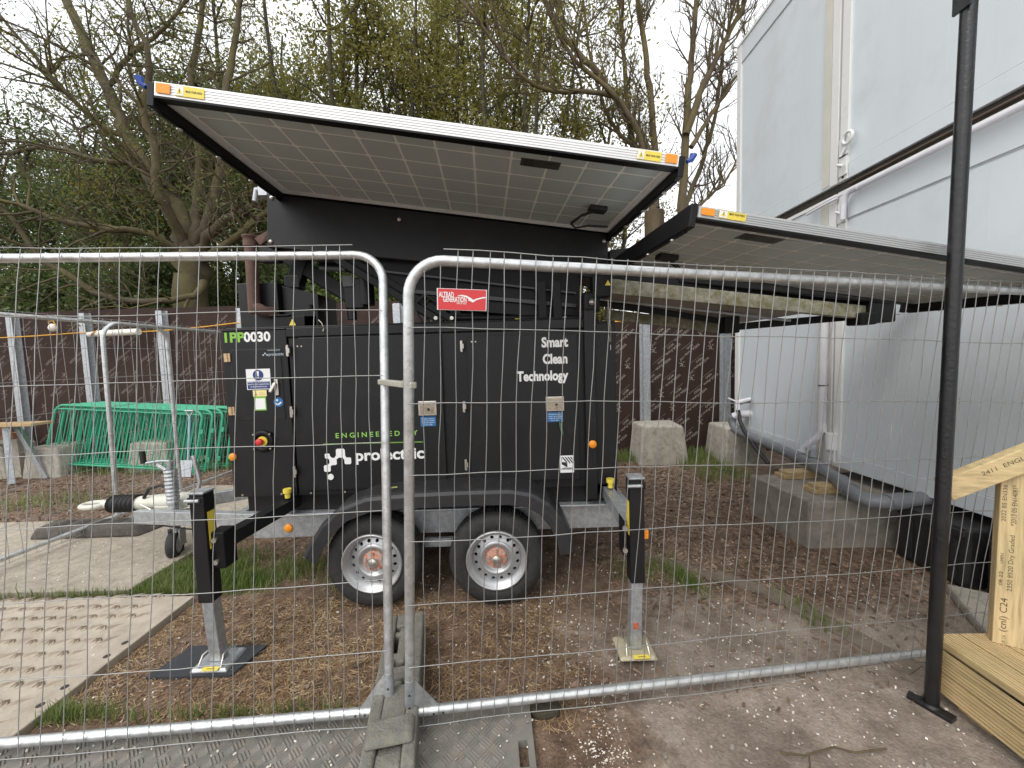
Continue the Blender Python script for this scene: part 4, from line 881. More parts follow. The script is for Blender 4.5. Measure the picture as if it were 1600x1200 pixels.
m.add(vs, [(k * n + i, k * n + i + 1, (k + 1) * n + i + 1, (k + 1) * n + i) for k in range(len(lay) - 1) for i in range(n - 1)] + [tuple(k * n for k in range(len(lay))), tuple(reversed([k * n + n - 1 for k in range(len(lay))]))], smooth=False)
fd = m.build('mudguard', FENDER, tr)
m = MB(); p = fp(616, 776, 2.42); m.prism([(p.x - .02, 2.42, .790), (p.x + .022, 2.425, .790), (p.x + .015, 2.445, .791), (p.x - .012, 2.44, .790)], (0, 0, .003)); m.build('fallen_leaf', mat('leaf_scrap', (.34, .36, .12), .6), fd)

# jack legs on swing-out arms
def jack(x, y, ztop, zsplit, arm_m, lean, arm0, label_side, tr_=tr):
    w = .037
    m = MB(); m.box((x - w, y - w, zsplit), (x + w, y + w, ztop)); m.box((x - w - .006, y - w - .006, ztop - .05), (x + w + .006, y - w, ztop - .012)); j = m.build('jack_leg', BLACK, tr_, bevel=.006)
    m = MB(); m.box((x - w - .004, y - w - .004, ztop + .001), (x + w + .004, y + w + .004, ztop + .012)); m.tube([(x - w - .015, y - w - .008, ztop - .03), (x + w * .6, y - w - .009, ztop - .03)], .009, 10); m.build('jack_cap', GALV, j, bevel=.003)
    v = .030; m = MB(); m.hexa([(x + lean - v, y - v, .03), (x + lean + v, y - v, .03), (x + lean + v, y + v, .03), (x + lean - v, y + v, .03), (x - v, y - v, zsplit + .05), (x + v, y - v, zsplit + .05), (x + v, y + v, zsplit + .05), (x - v, y + v, zsplit + .05)]); m.build('inner_leg', GALV, j, bevel=.004)
    m = MB(); s = .088; xx = x + lean
    m.hexa([(xx - s * 1.15, y - s, .010), (xx + s * 1.15, y - s, .010), (xx + s * 1.15, y + s, .010), (xx - s * 1.15, y + s, .010), (xx - s, y - s * .85, .028), (xx + s, y - s * .85, .028), (xx + s, y + s * .85, .028), (xx - s, y + s * .85, .028)])
    ft = m.build('foot_plate', GALV if label_side == 0 else mat('dusty_foot', (.46, .41, .28), .6, .2, vary=.15), j, bevel=.008)
    for sx in (-1, 1): m = MB(); m.tube([(xx + sx * .06, y - .07, .028), (xx + sx * .055, y - .04, .075), (xx + sx * .05, y + .04, .075), (xx + sx * .05, y + .06, .028)], .005, 6); m.build('foot_clip', STEEL, ft)
    m = MB(); m.box((xx - .03, y - .092, .0285), (xx + .055, y - .066, .0305)); st = m.build('foot_label', YELLOW, ft)
    m = MB(); m.box((xx - .005, y - .082, .031), (xx + .035, y - .079, .0316)); m.build('label_print', INK, st)
    m = MB(); m.box((x + w + .0005, y - .02, ztop - .30), (x + w + .002, y + .025, ztop - .10)) if label_side == 0 else m.box((x - w - .002, y - .02, ztop - .30), (x - w - .0005, y + .025, ztop - .12)); m.build('leg_label', YELLOW, j)
    m = MB(); m.beam((x + arm0, y + w + .03, .665), (x + arm0 + .03, 2.64, .645), .075, .075); arm = m.build('jack_arm', arm_m, j, bevel=.004)
    sx = 1 if label_side == 0 else -1
    m = MB(); m.box((x + sx * (w + .002) - .02, y - .01, .53), (x + sx * (w + .002) + .045 * sx + .02, y + .085, .73)); cl = m.build('clamp', BLACKM, j, bevel=.008)
    m = MB()
    for zz in (.57, .69): m.disc((x + sx * (w + .022), y - .01, zz), (0, -1, 0), .014, .012, 6)
    m.build('bolt', STEEL, cl)
    m = MB(); q = Vector((x + arm0 + .03, 2.56, .70)); m.tube([q, q + Vector((0, 0, .035))], .017, 12); m.tube([q + Vector((0, 0, .036)), q + Vector((0, 0, .062))], .027, 14); m.build('lock_knob', YELLOW, arm)
    return j
jack(-1.655, 1.985, .945, .36, BLACK, .02, .075, 0)
jr = jack(.628, 1.975, .955, .40, GALV, -.012, -.01, 1)
m = MB(); m.box((.668, 1.96, .63), (.692, 1.975, .675)); m.build('side_reflector', ORANGE, jr)
m = MB(); m.box((.602, 1.938, .15), (.628, 1.944, .18)); m.build('tape_scrap', mat('red_tape', (.5, .12, .06), .6, vary=.4, scale=60), jr)

# roof furniture: exhaust box, exhaust, struts, small gear
a, b = fp(371, 443, 2.85), fp(437, 508, 2.85)
m = MB(); m.box((a.x, 2.85, ZT + .013), (b.x, 3.15, a.z)); m.hexa([(b.x + .002, 2.9, ZT + .013), (b.x + .27, 2.9, ZT + .013), (b.x + .27, 3.2, ZT + .013), (b.x + .002, 3.2, ZT + .013), (b.x + .002, 2.9, a.z - .015), (b.x + .27, 2.9, a.z - .085), (b.x + .27, 3.2, a.z - .085), (b.x + .002, 3.2, a.z - .015)]); m.build('exhaust_box', BLACK, tr, bevel=.005)
a, b = fp(389, 378, 2.80), fp(398, 488, 2.80)
m = MB(); m.tube([(b.x, 2.80, b.z - .01), (a.x + .01, 2.80, a.z)], .040, 16); m.tube([(b.x, 2.80, b.z + .04), (b.x + .07, 2.80, b.z + .0), (b.x + .10, 2.86, b.z)], .042, 12); ex = m.build('exhaust_pipe', RUST, tr)
m = MB(); m.lathe([(.045, -.03), (.047, .0), (.044, .03), (.052, .035), (.052, .045), (0, .05)], (a.x + .01, 2.8, a.z - .005), (0, 0, 1), 20); m.prism([(a.x + .05, 2.78, a.z + .02), (a.x + .16, 2.80, a.z + .085), (a.x + .20, 2.82, a.z + .06), (a.x + .09, 2.78, a.z - .03)], (0, .02, 0)); m.build('rain_cap', RUST, ex)
m = MB(); p = fp(432, 500, 2.7); m.box((p.x, 2.66, ZT + .013), (p.x + .30, 2.78, ZT + .085)); m.box((p.x - .02, 2.65, ZT + .086), (p.x + .12, 2.8, ZT + .096)); q = fp(488, 493, 2.68); m.box((q.x - .05, 2.66, ZT + .014), (q.x + .05, 2.75, ZT + .12)); m.tube([(q.x - .01, 2.68, ZT + .12), (q.x - .01, 2.68, ZT + .16)], .022, 10); m.build('cable_gland', BLACKM, tr, bevel=.004)
q = fp(457, 505, 2.655); m = MB(); m.add([(q.x - .024, 2.655, q.z - .015), (q.x + .024, 2.655, q.z - .015), (q.x, 2.655, q.z + .03)], [(0, 1, 2)]); m.build('warning_triangle', YELLOW, tr)
m = MB(); m.tube([fp(498, 500, 2.66), fp(503, 505, 2.64), fp(506, 513, 2.6), fp(505, 518, 2.585)], .004, 6); m.build('hanging_wire', STEEL, tr)
m = MB(); m.tube([fp(712, 497, 2.75), fp(905, 497, 2.75)], .022, 10); m.tube([fp(690, 490, 2.8), fp(900, 503, 2.7)], .012, 8); m.build('gas_strut', BLACKM, tr)
m = MB()
for px, py in ((681, 497), (706, 497)): p = fp(px, py, 2.68); m.disc(p, (0, -1, 0), .013, .01, 14)
m.build('pin', STEEL, tr)
p = fp(810, 500, 2.66); m = MB(); m.prism([(p.x - .03, 2.66, p.z - .012), (p.x + .03, 2.66, p.z - .014), (p.x + .01, 2.70, p.z + .012), (p.x - .022, 2.69, p.z + .012)], (0, .01, .004)); m.build('yellow_scrap', YELLOW, tr)
p = fp(875, 498, 2.7); m = MB(); m.prism([(p.x - .045, 2.68, p.z - .012), (p.x + .02, 2.68, p.z - .008), (p.x + .045, 2.70, p.z + .012), (p.x - .02, 2.70, p.z + .006)], (0, .01, .004)); m.build('foil_scrap', ALU, tr)
m = MB(); q = [Vector((-.62, 2.72, ZT + .02)), Vector((-.68, 2.74, ZT + .14)), Vector((-.60, 2.76, ZT + .22)), Vector((-.48, 2.78, ZT + .14)), Vector((-.45, 2.8, ZT + .02))]
m.tube(q, .012, 8); m.tube([p_ + Vector((.05, .03, -.01)) for p_ in q], .012, 8); m.build('cable_loop', BOOTRUB, tr)

# ------------------------------------------------ solar array
U = Vector((.990, .068, -.124)).normalized(); V = Vector((-.066, .998, .025)); V = (V - U * V.dot(U)).normalized(); N = U.cross(V).normalized()
if N.z < 0: N = -N
PO = Vector((-1.456, 1.682, 2.743)); PL, PW = 2.28, 1.06
def solar(o, left_cable, lab_at, L=PL, Wd=PW, U=U, N=N, h=.055, alu=ALU):
    """underside-up view: o is the lower near-left corner of the frame, U along, V away, N up"""
    def P(u, v, n=0.0): return o + U * u + V * v + N * n
    fr = MB(); w = .012
    def bar(u0, u1, v0, v1, n0, n1, mb, mi=0): mb.hexa([P(u0, v0, n0), P(u1, v0, n0), P(u1, v1, n0), P(u0, v1, n0), P(u0, v0, n1), P(u1, v0, n1), P(u1, v1, n1), P(u0, v1, n1)], mi)
    bar(.002, L - .002, 0, w, -.002, h - .002, fr); bar(.002, L - .002, Wd - w, Wd, -.002, h, fr)
    bar(.002, w, w + .001, Wd - w - .001, 0, h, fr); bar(L - w, L - .002, w + .001, Wd - w - .001, 0, h, fr)
    for k in range(1, 5): bar(.03, L - .03, -.0022, -.0003, h * k / 5 - .0012 - .002, h * k / 5 + .0012 - .002, fr)   # fine extrusion grooves
    bar(.0, L, .001, .045, -.010, -.003, fr, 1); bar(.0, L, Wd - .045, Wd, -.006, -.001, fr, 1)                       # dark return lip
    sp = fr.build('solar_panel', [alu, BLACKM], tr)
    g_ = MB(); bar(w + .001, L - w - .001, w + .001, Wd - w - .001, .030, .036, g_, 0)
    cols, rows = 12, 6; cs = (L - .05) / cols; cv = (Wd - .05) / rows; u0 = .025; v0 = .025; gp = .0055; ch = .010
    for i in range(cols):
        for j in range(rows):
            a, b, c, d = u0 + i * cs + gp, u0 + (i + 1) * cs - gp, v0 + j * cv + gp, v0 + (j + 1) * cv - gp
            g_.add([P(u_, v_, .0288) for u_, v_ in ((a + ch, c), (b - ch, c), (b, c + ch), (b, d - ch), (b - ch, d), (a + ch, d), (a, d - ch), (a, c + ch))], [tuple(reversed(range(8)))], 1)
    g_.build('cell_sheet', [SHEET, CELL], sp)
    for u0_, u1_ in ((-.030, -.002), (L + .002, L + .030)):
        m = MB(); bar(u0_, u1_, .002, Wd + .05, -.045, .05, m); bar(u0_ + .004, u1_ - .004, .05, Wd, -.052, -.0455, m); m.build('side_rail', BLACKM, sp, bevel=.003)
        m = MB()
        for v_ in (.16, .42, .7, .95): q = P((u0_ + u1_) / 2, v_, -.052); m.disc(q, -N, .012, .006, 8)
        m.build('bolt', STEEL, sp)
        s = -1 if u0_ < 0 else 1; q = P((u0_ + u1_) / 2 + s * .03, .02, .035)
        if not left_cable:
            m = MB(); m.tube([q, q + U * s * .022 + N * .012, q + U * s * .034 + N * .036 - V * .008], [.009, .012, .010], 8); m.beam(q + U * s * .02 + N * .005, q + U * s * .022 + N * .04, .014, .022); m.build('corner_clip', CLIPBLUE, sp, bevel=.003)
    for lu in lab_at:                                    # amber reflector and yellow hand-trap label on the frame
        s = 1 if lu < L / 2 else -1
        m = MB(); bar(min(lu, lu + s * .055), max(lu, lu + s * .055), -.006, -.0025, .008, h - .009, m); m.build('edge_reflector', ORANGE, sp)
        a = lu + s * .075; b = a + s * .115; lo, hi = min(a, b), max(a, b)
        m = MB(); bar(lo, hi, -.0042, -.0025, .006, h - .008, m); st = m.build('hand_trap_label', YELLOW, sp)
        m = MB(); bar(lo + .001, lo + .034, -.0052, -.0043, .008, h - .010, m); m.build('label_field', WHITE, st)
        m = MB(); m.add([P(lo + .006, -.0056, .014), P(lo + .030, -.0056, .014), P(lo + .018, -.0056, h - .014)], [(0, 1, 2)]); m.build('label_triangle', YELLOW, st)
        m = MB(); add_text(m, 'MIND YOUR HEAD', P(lo + .075, -.0055, .023), U, N, .011, .02, 'CENTER', width=.066); m.add([P(lo + .0165, -.0062, .018), P(lo + .0195, -.0062, .018), P(lo + .0195, -.0062, .032), P(lo + .0165, -.0062, .032)], [(0, 1, 2, 3)]); m.build('label_print', INK, st)
    # rating plate and junction box with looped leads
    uc = .19 if left_cable else L - .19
    m = MB(); lu = .42 if left_cable else L - .62; bar(lu - .10, lu + .10, .17, .25, .0275, .0284, m); rp = m.build('rating_plate', mat('plate_grey', (.075, .07, .062), .5, vary=.2), sp)
    m = MB(); r_ = random.Random(4); u_ = lu - .085
    while u_ < lu - .0: bar(u_, u_ + .004, .18, .24, .0268, .0274, m); u_ += r_.uniform(.006, .016)
    for v_ in (.19, .21, .23): bar(lu + .01, lu + .085, v_, v_ + .006, .0268, .0274, m)
    m.build('plate_print', mat('plate_print', (.018, .018, .018), .5), rp)
    m = MB(); bar(uc - .055, uc + .055, .62, .70, .0, .029, m); jb = m.build('junction_box', BOOTRUB, sp, bevel=.006)
    s = 1 if left_cable else -1
    m = MB()
    for k in range(2): m.tube([P(uc, .65 + .02 * k, .01), P(uc + s * .09, .68 + .03 * k, -.02), P(uc + s * .14, .76, -.05 - .01 * k), P(uc + s * .09, .85, -.05), P(uc, .86 + .01 * k, -.02), P(uc - s * .13, .84, -.02)], .006, 6)
    m.build('lead', BOOTRUB, jb)
    return sp
solar(PO, False, (.012, PL - .012), PL, PW)
U2 = (U + Vector((0, 0, -.026))).normalized(); N2 = U2.cross(V).normalized()
P2 = on_plane(1077, 336, PO - N * .305, N)
solar(P2 + U2 * .035, True, (.012,), 2.0, .885, U2, N2, .044, mat('shaded_aluminium_frame', (0.52, 0.53, 0.53), 0.35, 0.4, vary=0.06, scale=8, stretch=(0.3, 12, 12)))  # side panel: darker copy of the aluminium, the frame's shade put into its colour

# dark beam housing at the back of the upper panel
a = on_y(417, 302, 2.70); b = on_y(417, 386, 2.70); c = on_y(950, 366, 2.86); d = on_y(950, 436, 2.86); bk = Vector((0.03, .42, .01))
m = MB(); m.hexa([b, d, d + bk, b + bk, a, c, c + bk, a + bk]); bh = m.build('beam_housing', BLACK, tr, bevel=.006)
m = MB()
for p_ in (a + Vector((.03, 0, -.03)), b + Vector((.03, 0, .035)), c + Vector((-.03, 0, -.05)), a.lerp(d, .33) + Vector((.1, 0, .02))): m.lathe([(.014, 0), (.012, .007), (0, .009)], p_ + Vector((0, -.001, 0)), (0, -1, 0), 14)
m.build('bolt', STEEL, bh)
m = MB(); m.tube([a + Vector((-.005, .05, .05)), a + Vector((-.10, .05, .045)), a + Vector((-.115, .05, -.03))], .02, 10); m.box((a.x - .06, 2.7, a.z - .01), (a.x - .002, 2.8, a.z + .09)); m.build('hook', GALV, bh)
m = MB(); p_ = on_y(412, 396, 2.74); m.box((p_.x - .03, 2.74, p_.z - .06), (p_.x + .10, 2.8, p_.z + .05)); m.build('end_lug', BLACK, bh, bevel=.006)
# folding arms, rails and tray below it
def bx(name, pts, w, h, m_=BLACKM, par=tr, up=(0, 0, 1)):
    m = MB()
    for i in range(len(pts) - 1): m.beam(pts[i], pts[i + 1], w, h, up)
    return m.build(name, m_, par, bevel=.004)
bx('lift_arm', [on_y(432, 392, 3.05), on_y(556, 470, 3.05)], .10, .17, up=(0, -1, .2))
bx('lift_arm', [on_y(475, 400, 3.0), on_y(462, 445, 3.0)], .09, .10)
bx('lift_arm', [on_y(500, 412, 3.2), on_y(600, 430, 3.2)], .06, .06)
m = MB(); p_ = on_y(458, 440, 2.95); m.box((p_.x - .07, 2.95, p_.z - .05), (p_.x + .045, 3.05, p_.z + .05)); m.tube([(p_.x - .0, 3.0, p_.z - .05), (p_.x, 3.0, p_.z - .11)], .045, 12); m.build('drive_motor', BLACK, tr, bevel=.01); m = MB()
p_ = on_y(556, 455, 2.95); m.box((p_.x - .09, 2.95, p_.z - .13), (p_.x + .05, 3.08, p_.z + .10)); m.tube([(p_.x + .06, 3.0, p_.z - .10), (p_.x + .06, 3.0, p_.z + .10)], .06, 14); m.tube([(p_.x - .05, 2.98, p_.z - .13), (p_.x - .05, 2.98, p_.z - .21)], .035, 12); m.build('drive_motor', BLACK, tr, bevel=.01)
m = MB(); p_ = on_y(545, 437, 2.94); m.box((p_.x - .045, 2.935, p_.z - .05), (p_.x + .03, 2.949, p_.z + .03)); m.tube([on_y(500, 419, 2.98), on_y(540, 421, 2.98)], .02, 8); m.build('grey_plate', mat('grey_paint', (.09, .09, .095), .5), tr)
for k, (p0, p1, w) in enumerate((((527, 406), (692, 504), .045), ((545, 404), (708, 500), .03), ((562, 404), (720, 490), .045))):
    bx('scissor_rail', [on_y(*p0, 2.78 + .05 * k), on_y(*p1, 2.74 + .05 * k)], .05, w, up=(0, -1, .1))
q0, q1, q2_, q3 = on_y(628, 478, 2.80), on_y(905, 500, 2.80), on_y(905, 420, 2.84), on_y(585, 395, 2.84)
m = MB(); dd = Vector((0, .75, .0)); m.hexa([q0, q1, q1 + dd, q0 + dd, q3, q2_, q2_ + dd, q3 + dd]); ty = m.build('array_tray', BLACKM, tr, bevel=.004)
m = MB(); m.beam(on_y(600, 424, 2.785), on_y(900, 458, 2.795), .012, .012); m.beam(on_y(640, 455, 2.785), on_y(900, 478, 2.795), .02, .025); m.build('tray_rail', mat('worn_black_rail', (.05, .05, .052), .4, .3), ty)
bx('tray_leg', [on_y(845, 440, 2.76), on_y(848, 498, 2.76)], .07, .06)
bx('tray_leg', [on_y(868, 440, 2.72), on_y(872, 500, 2.72)], .05, .06)
bx('tray_leg', [on_y(765, 480, 3.3), on_y(765, 510, 3.3)], .35, .1)
# slide-out deck beneath the side panel: mossy edge beams, brown underside, black runners and end box
A0, A1 = on_y(944, 447, 2.66), on_y(1352, 489, 2.90); B0, B1 = on_y(945, 491, 3.35), on_y(1140, 514, 3.35)
bx('deck_edge', [A0, A1], .05, .098, MOSSY); bx('deck_edge', [B0, B1], .05, .085, MOSSY)
m = MB(); up_ = Vector((0, 0, .012)); A1b = A0.lerp(A1, .78); lo = Vector((0, .03, -.035))
m.hexa([A0 + lo, A1b + lo, B1 + Vector((.10, 0, .05)), B0 + Vector((0, 0, .05)), A0 + lo + up_, A1b + lo + up_, B1 + Vector((.10, 0, .062)), B0 + Vector((0, 0, .062))]); m.build('deck_underside', UNDER, tr)
bx('panel_arm', [A0 + Vector((.05, .07, .115)), A1 + Vector((.0, .07, .125))], .05, .13)
bx('panel_arm', [A0 + Vector((.05, .45, .12)), A1 + Vector((.0, .40, .13))], .5, .03)
bx('runner', [on_y(935, 473, 3.0), on_y(1140, 504, 3.1)], .05, .045); bx('runner', [on_y(935, 467, 2.98), on_y(1235, 501, 3.05)], .018, .02, GALV)
bx('runner', [on_y(1135, 512, 3.15), on_y(1385, 490, 2.95)], .04, .055)
m = MB(); p_ = on_y(1140, 507, 3.1); m.box((p_.x - .07, 3.04, p_.z - .07), (p_.x + .05, 3.14, p_.z + .06)); m.build('runner_end', BLACKM, tr, bevel=.01)
bx('panel_arm', [on_y(1060, 431, 2.78), on_y(1400, 466, 2.86)], .05, .09); bx('panel_arm', [on_y(985, 418, 2.84), on_y(1420, 470, 2.95)], .14, .03)
p0, p1 = on_y(1352, 500, 2.84), on_y(1402, 462, 2.84)
m = MB(); m.box((p0.x + .03, 2.84, p0.z - .02), (p1.x, 3.0, p1.z + .03)); m.box((p0.x - .05, 2.82, p0.z - .035), (p0.x + .075, 2.95, p0.z + .055)); eb = m.build('end_box', BLACKM, tr, bevel=.012)
m = MB(); m.disc((p0.x + .0, 2.82, p0.z + .005), (0, -1, 0), .014, .006, 6); m.build('bolt', BLACK, eb)
m = MB(); p_ = on_y(966, 397, 2.72); m.hexa([p_ + Vector(v) for v in ((-.06, 0, -.05), (.10, 0, -.045), (.10, .06, -.045), (-.06, .06, -.05), (-.06, 0, .03), (.15, 0, .05), (.15, .06, .05), (-.06, .06, .03))]); m.build('panel_bracket', BLACKM, tr, bevel=.006)

# ================================================================== RUBBER MAT UNDER THE JACK
m = MB(); m.prism([(-1.945, 1.885, .010), (-1.50, 1.885, .010), (-1.44, 2.085, .016), (-1.885, 2.105, .010)], (0, 0, -.03))
tag(m.build('rubber_mat', MATRUB, origin=(-1.7, 2.0, 0)), 'thin black rubber mat under the left jack foot', 'mat')

# ================================================================== MESH FENCE PANELS
def fence_panel(label, o, u, v, length, height, pitch, near_pitch, rc=.13, seed=1, v1=None, group='galvanised mesh fence panels', rows=7, tube=.020, wire=.0018, ext=.085):
    u = Vector(u).normalized(); v = Vector(v).normalized(); n = u.cross(v).normalized()
    if n.y > 0: n = -n                                   # n points to the viewer's side
    if abs(n.y) < .3 and n.x < 0: n = -n
    o = Vector(o); t = thing('mesh_fence', label, 'fence panel', o, group=group); r = random.Random(seed)
    vb = v if v1 is None else Vector(v1).normalized()
    def P(a, b, c=0): return o + u * a + v.lerp(vb, min(1.0, a / 2)) * b + n * c
    f = MB(); pts = [P(0, -ext), P(0, 0), P(0, height * .5), P(0, height - rc)]
    pts += [P(rc - rc * math.cos(q), height - rc + rc * math.sin(q)) for q in [math.pi / 2 * k / 8 for k in range(1, 9)]]
    pts += [P(length * .5, height), P(length - rc, height)]
    pts += [P(length - rc + rc * math.sin(q), height - rc + rc * math.cos(q)) for q in [math.pi / 2 * k / 8 for k in range(1, 9)]]
    pts += [P(length, height * .5), P(length, -ext)]
    f.tube(pts, tube, 14); f.build('frame', GALVT, t)
    f = MB(); f.tube([P(tube, .0), P(length - tube, .0)], tube, 14); f.build('bottom_rail', GALVT, t)
    wv = MB(); x = near_pitch; first = True
    while x < length - .03:
        b0 = -.045; b1 = height + .038 if rc + .02 < x < length - rc - .02 else height - .02 - (rc - math.sqrt(max(0, rc ** 2 - (rc - min(x, length - x)) ** 2)) if min(x, length - x) < rc else 0)
        pp = []; ph = r.uniform(0, 6)
        nseg = rows * 2
        for k in range(nseg + 1):
            z = b0 + (b1 - b0) * k / nseg; pp.append(P(x + .0035 * math.sin(ph + k * 1.3) + r.uniform(-.0016, .0016), z, tube + .004 + (.0015 if k % 2 else 0)))
        wv.tube(pp, wire, 5, cap=False)
        x += pitch if x > .3 else min(pitch, near_pitch)
    for k in range(rows + 1):
        z = -.042 + (height + .075) * k / rows
        a0, a1 = (.0, length) if 0 < k < rows else ((.0, length) if k == 0 else (rc, length - rc))
        pp = []
        for q in range(25): pp.append(P(a0 + (a1 - a0) * q / 24, z + r.uniform(-.003, .003) + .004 * math.sin(q * .6 + k), tube + .0085))
        wv.tube(pp, wire * 1.1, 5, cap=False)
    wv.build('mesh', WIRE, t)
    return t, P
LO = Vector((0, 0, EYE)) + (Vector((-.5491, 1.4964, .1645)) - Vector((0, 0, EYE))) * 1.06
lf, LP = fence_panel('left mesh fence panel in front of the trailer coupling, leaning slightly away', LO, (-.9978, -.0659, .0038), (-.0049, .1315, .9913), 3.45, 2.046, .0835, .062, seed=3)
RO = Vector((0, 0, EYE)) + (Vector((-.4944, 1.5919, .0592)) - Vector((0, 0, EYE))) * .965
rf, RP = fence_panel('right mesh fence panel with the red sign, running behind the black pole', RO, (.9886, .1405, -.046), (.0629, -.0653, .9965), 3.45, 1.93 * .965, .0610, .060, seed=5, v1=(.030, -.0653, .9975))
for P_, par, s in ((LP, lf, 1), (RP, rf, 1)):            # corner gussets at the foot of the posts
    m = MB(); m.prism([P_(.02, .02, .002), P_(.125, .02, .002), P_(.02, .155, .002)], P_(0, 0, .004) - P_(0, 0, 0)); m.build('gusset', GALVT, par)
    m = MB(); m.tube([P_(0, .16, 0), P_(0, -.02, 0)], .0212, 14); m.build('post_sleeve', GALV, par)
    for a_, hgt in ((0, .04), (0, .10), (.10, 0), (.14, 0)): m = MB(); m.disc(P_(a_, hgt, .0204), P_(0, 0, 1) - P_(0, 0, 0), .005, .002, 8); m.build('rivet', GAP, par)
# side fence running back on the left, two overlapping panels
sb, _ = fence_panel('mesh fence panel at far left, running towards the viewer', (-4.04, 4.55, .115), (-.07, -1, 0), (0, .0, 1), 3.45, 1.97, .085, .085, seed=8, rc=.16)
sa, _ = fence_panel('mesh fence panel running back behind the trailer coupling', (-4.10, 3.86, .115), (.04, 1, .0), (.02, 0, 1), 2.2, 1.97, .085, .085, seed=9, rc=.16)

# clip joining the two posts, red sign
c0 = on_y(598, 600, 1.60); c1 = on_y(640, 600, 1.60)
m = MB(); m.tube([c0 + Vector((-.0, .055, 0)), c0 + Vector((.0, .055, 0)) + Vector((0, 0, .001))], .001, 6)
m = MB(); zc = c0.z
def loop(cx_, cy_, r_): return [(cx_ + r_ * math.cos(q), cy_ + r_ * math.sin(q)) for q in [2 * math.pi * k / 20 for k in range(20)]]
tL = LP(0, (zc - LO.z) / .9913); tR = RP(0, (zc - RO.z) / .9959)
hull = [(tL.x - .026, tL.y + .02), (tL.x - .028, tL.y - .012), (tL.x - .014, tL.y - .028), (tR.x + .014, tR.y - .029), (tR.x + .029, tR.y - .012), (tR.x + .027, tR.y + .02), (tR.x + .012, tR.y + .03), (tL.x - .012, tL.y + .03)]
m.prism([(x, y, zc - .012) for x, y in hull], (0, 0, .024)); m.tube([((tL.x + tR.x) / 2, tL.y - .05, zc), ((tL.x + tR.x) / 2, tL.y + .04, zc)], .008, 10)
tag(m.build('fence_clip', mat('zinc_clip', (.50, .48, .40), .5, .5, vary=.2, scale=40), origin=tuple(c0), bevel=.004), 'steel clip joining the posts of the two front fence panels', 'clip')

def on_fence(px, py, c):
    pO = RP(0, 0, c); n = (RP(0, 0, 1) - RP(0, 0, 0)); return on_plane(px, py, pO, n)
sg = thing('sign', 'small red rectangular sign with white lettering and a white bird on the right fence panel', 'sign', tuple(on_fence(721, 467, .032)))
cA, cB, cC, cD = (on_fence(*q, .034) for q in ((683, 484), (760, 486), (761, 453), (682.5, 450)))
nF = (RP(0, 0, 1) - RP(0, 0, 0))
m = MB(); m.prism([cA, cB, cC, cD], nF * -.003); m.build('plate', WHITE, sg)
ins = [cA.lerp(cC, .02), cB.lerp(cD, .02), cC.lerp(cA, .02), cD.lerp(cB, .02)]
m = MB(); m.prism([q + nF * .0012 for q in ins], nF * -.001); m.build('face', SIGNRED, sg)
sx = (cB - cA); sy = (cD - cA); wS = sx.length; ex_, ey_ = sx.normalized(), sy.normalized(); oS = cA + nF * .0018
m = MB()
add_text(m, 'ALTRAD', oS + sx * .04 + sy * .60, ex_, ey_, .026, .025, width=wS * .30)
add_text(m, 'GENERATION', oS + sx * .12 + sy * .385, ex_, ey_, .026, .025, width=wS * .47)
add_text(m, 'HIRE & SALE', oS + sx * .39 + sy * .285, ex_, ey_, .010, .0, width=wS * .2)
bird = [((.40, .685), (.50, .72), (.50, .655)), ((.50, .72), (.60, .685), (.60, .60), (.50, .655)), ((.60, .685), (.69, .57), (.64, .50), (.60, .60)), ((.69, .57), (.735, .50), (.72, .38), (.64, .50)), ((.64, .50), (.62, .46), (.65, .46), (.72, .38)), ((.735, .50), (.80, .57), (.80, .50), (.72, .38)), ((.80, .57), (.92, .645), (.92, .58), (.80, .50)), ((.92, .645), (.985, .66), (.985, .60), (.92, .58))]
for poly in bird: m.add([oS + sx * a + sy * b for a, b in poly], [tuple(range(len(poly)))])
m.build('lettering', WHITE, sg)

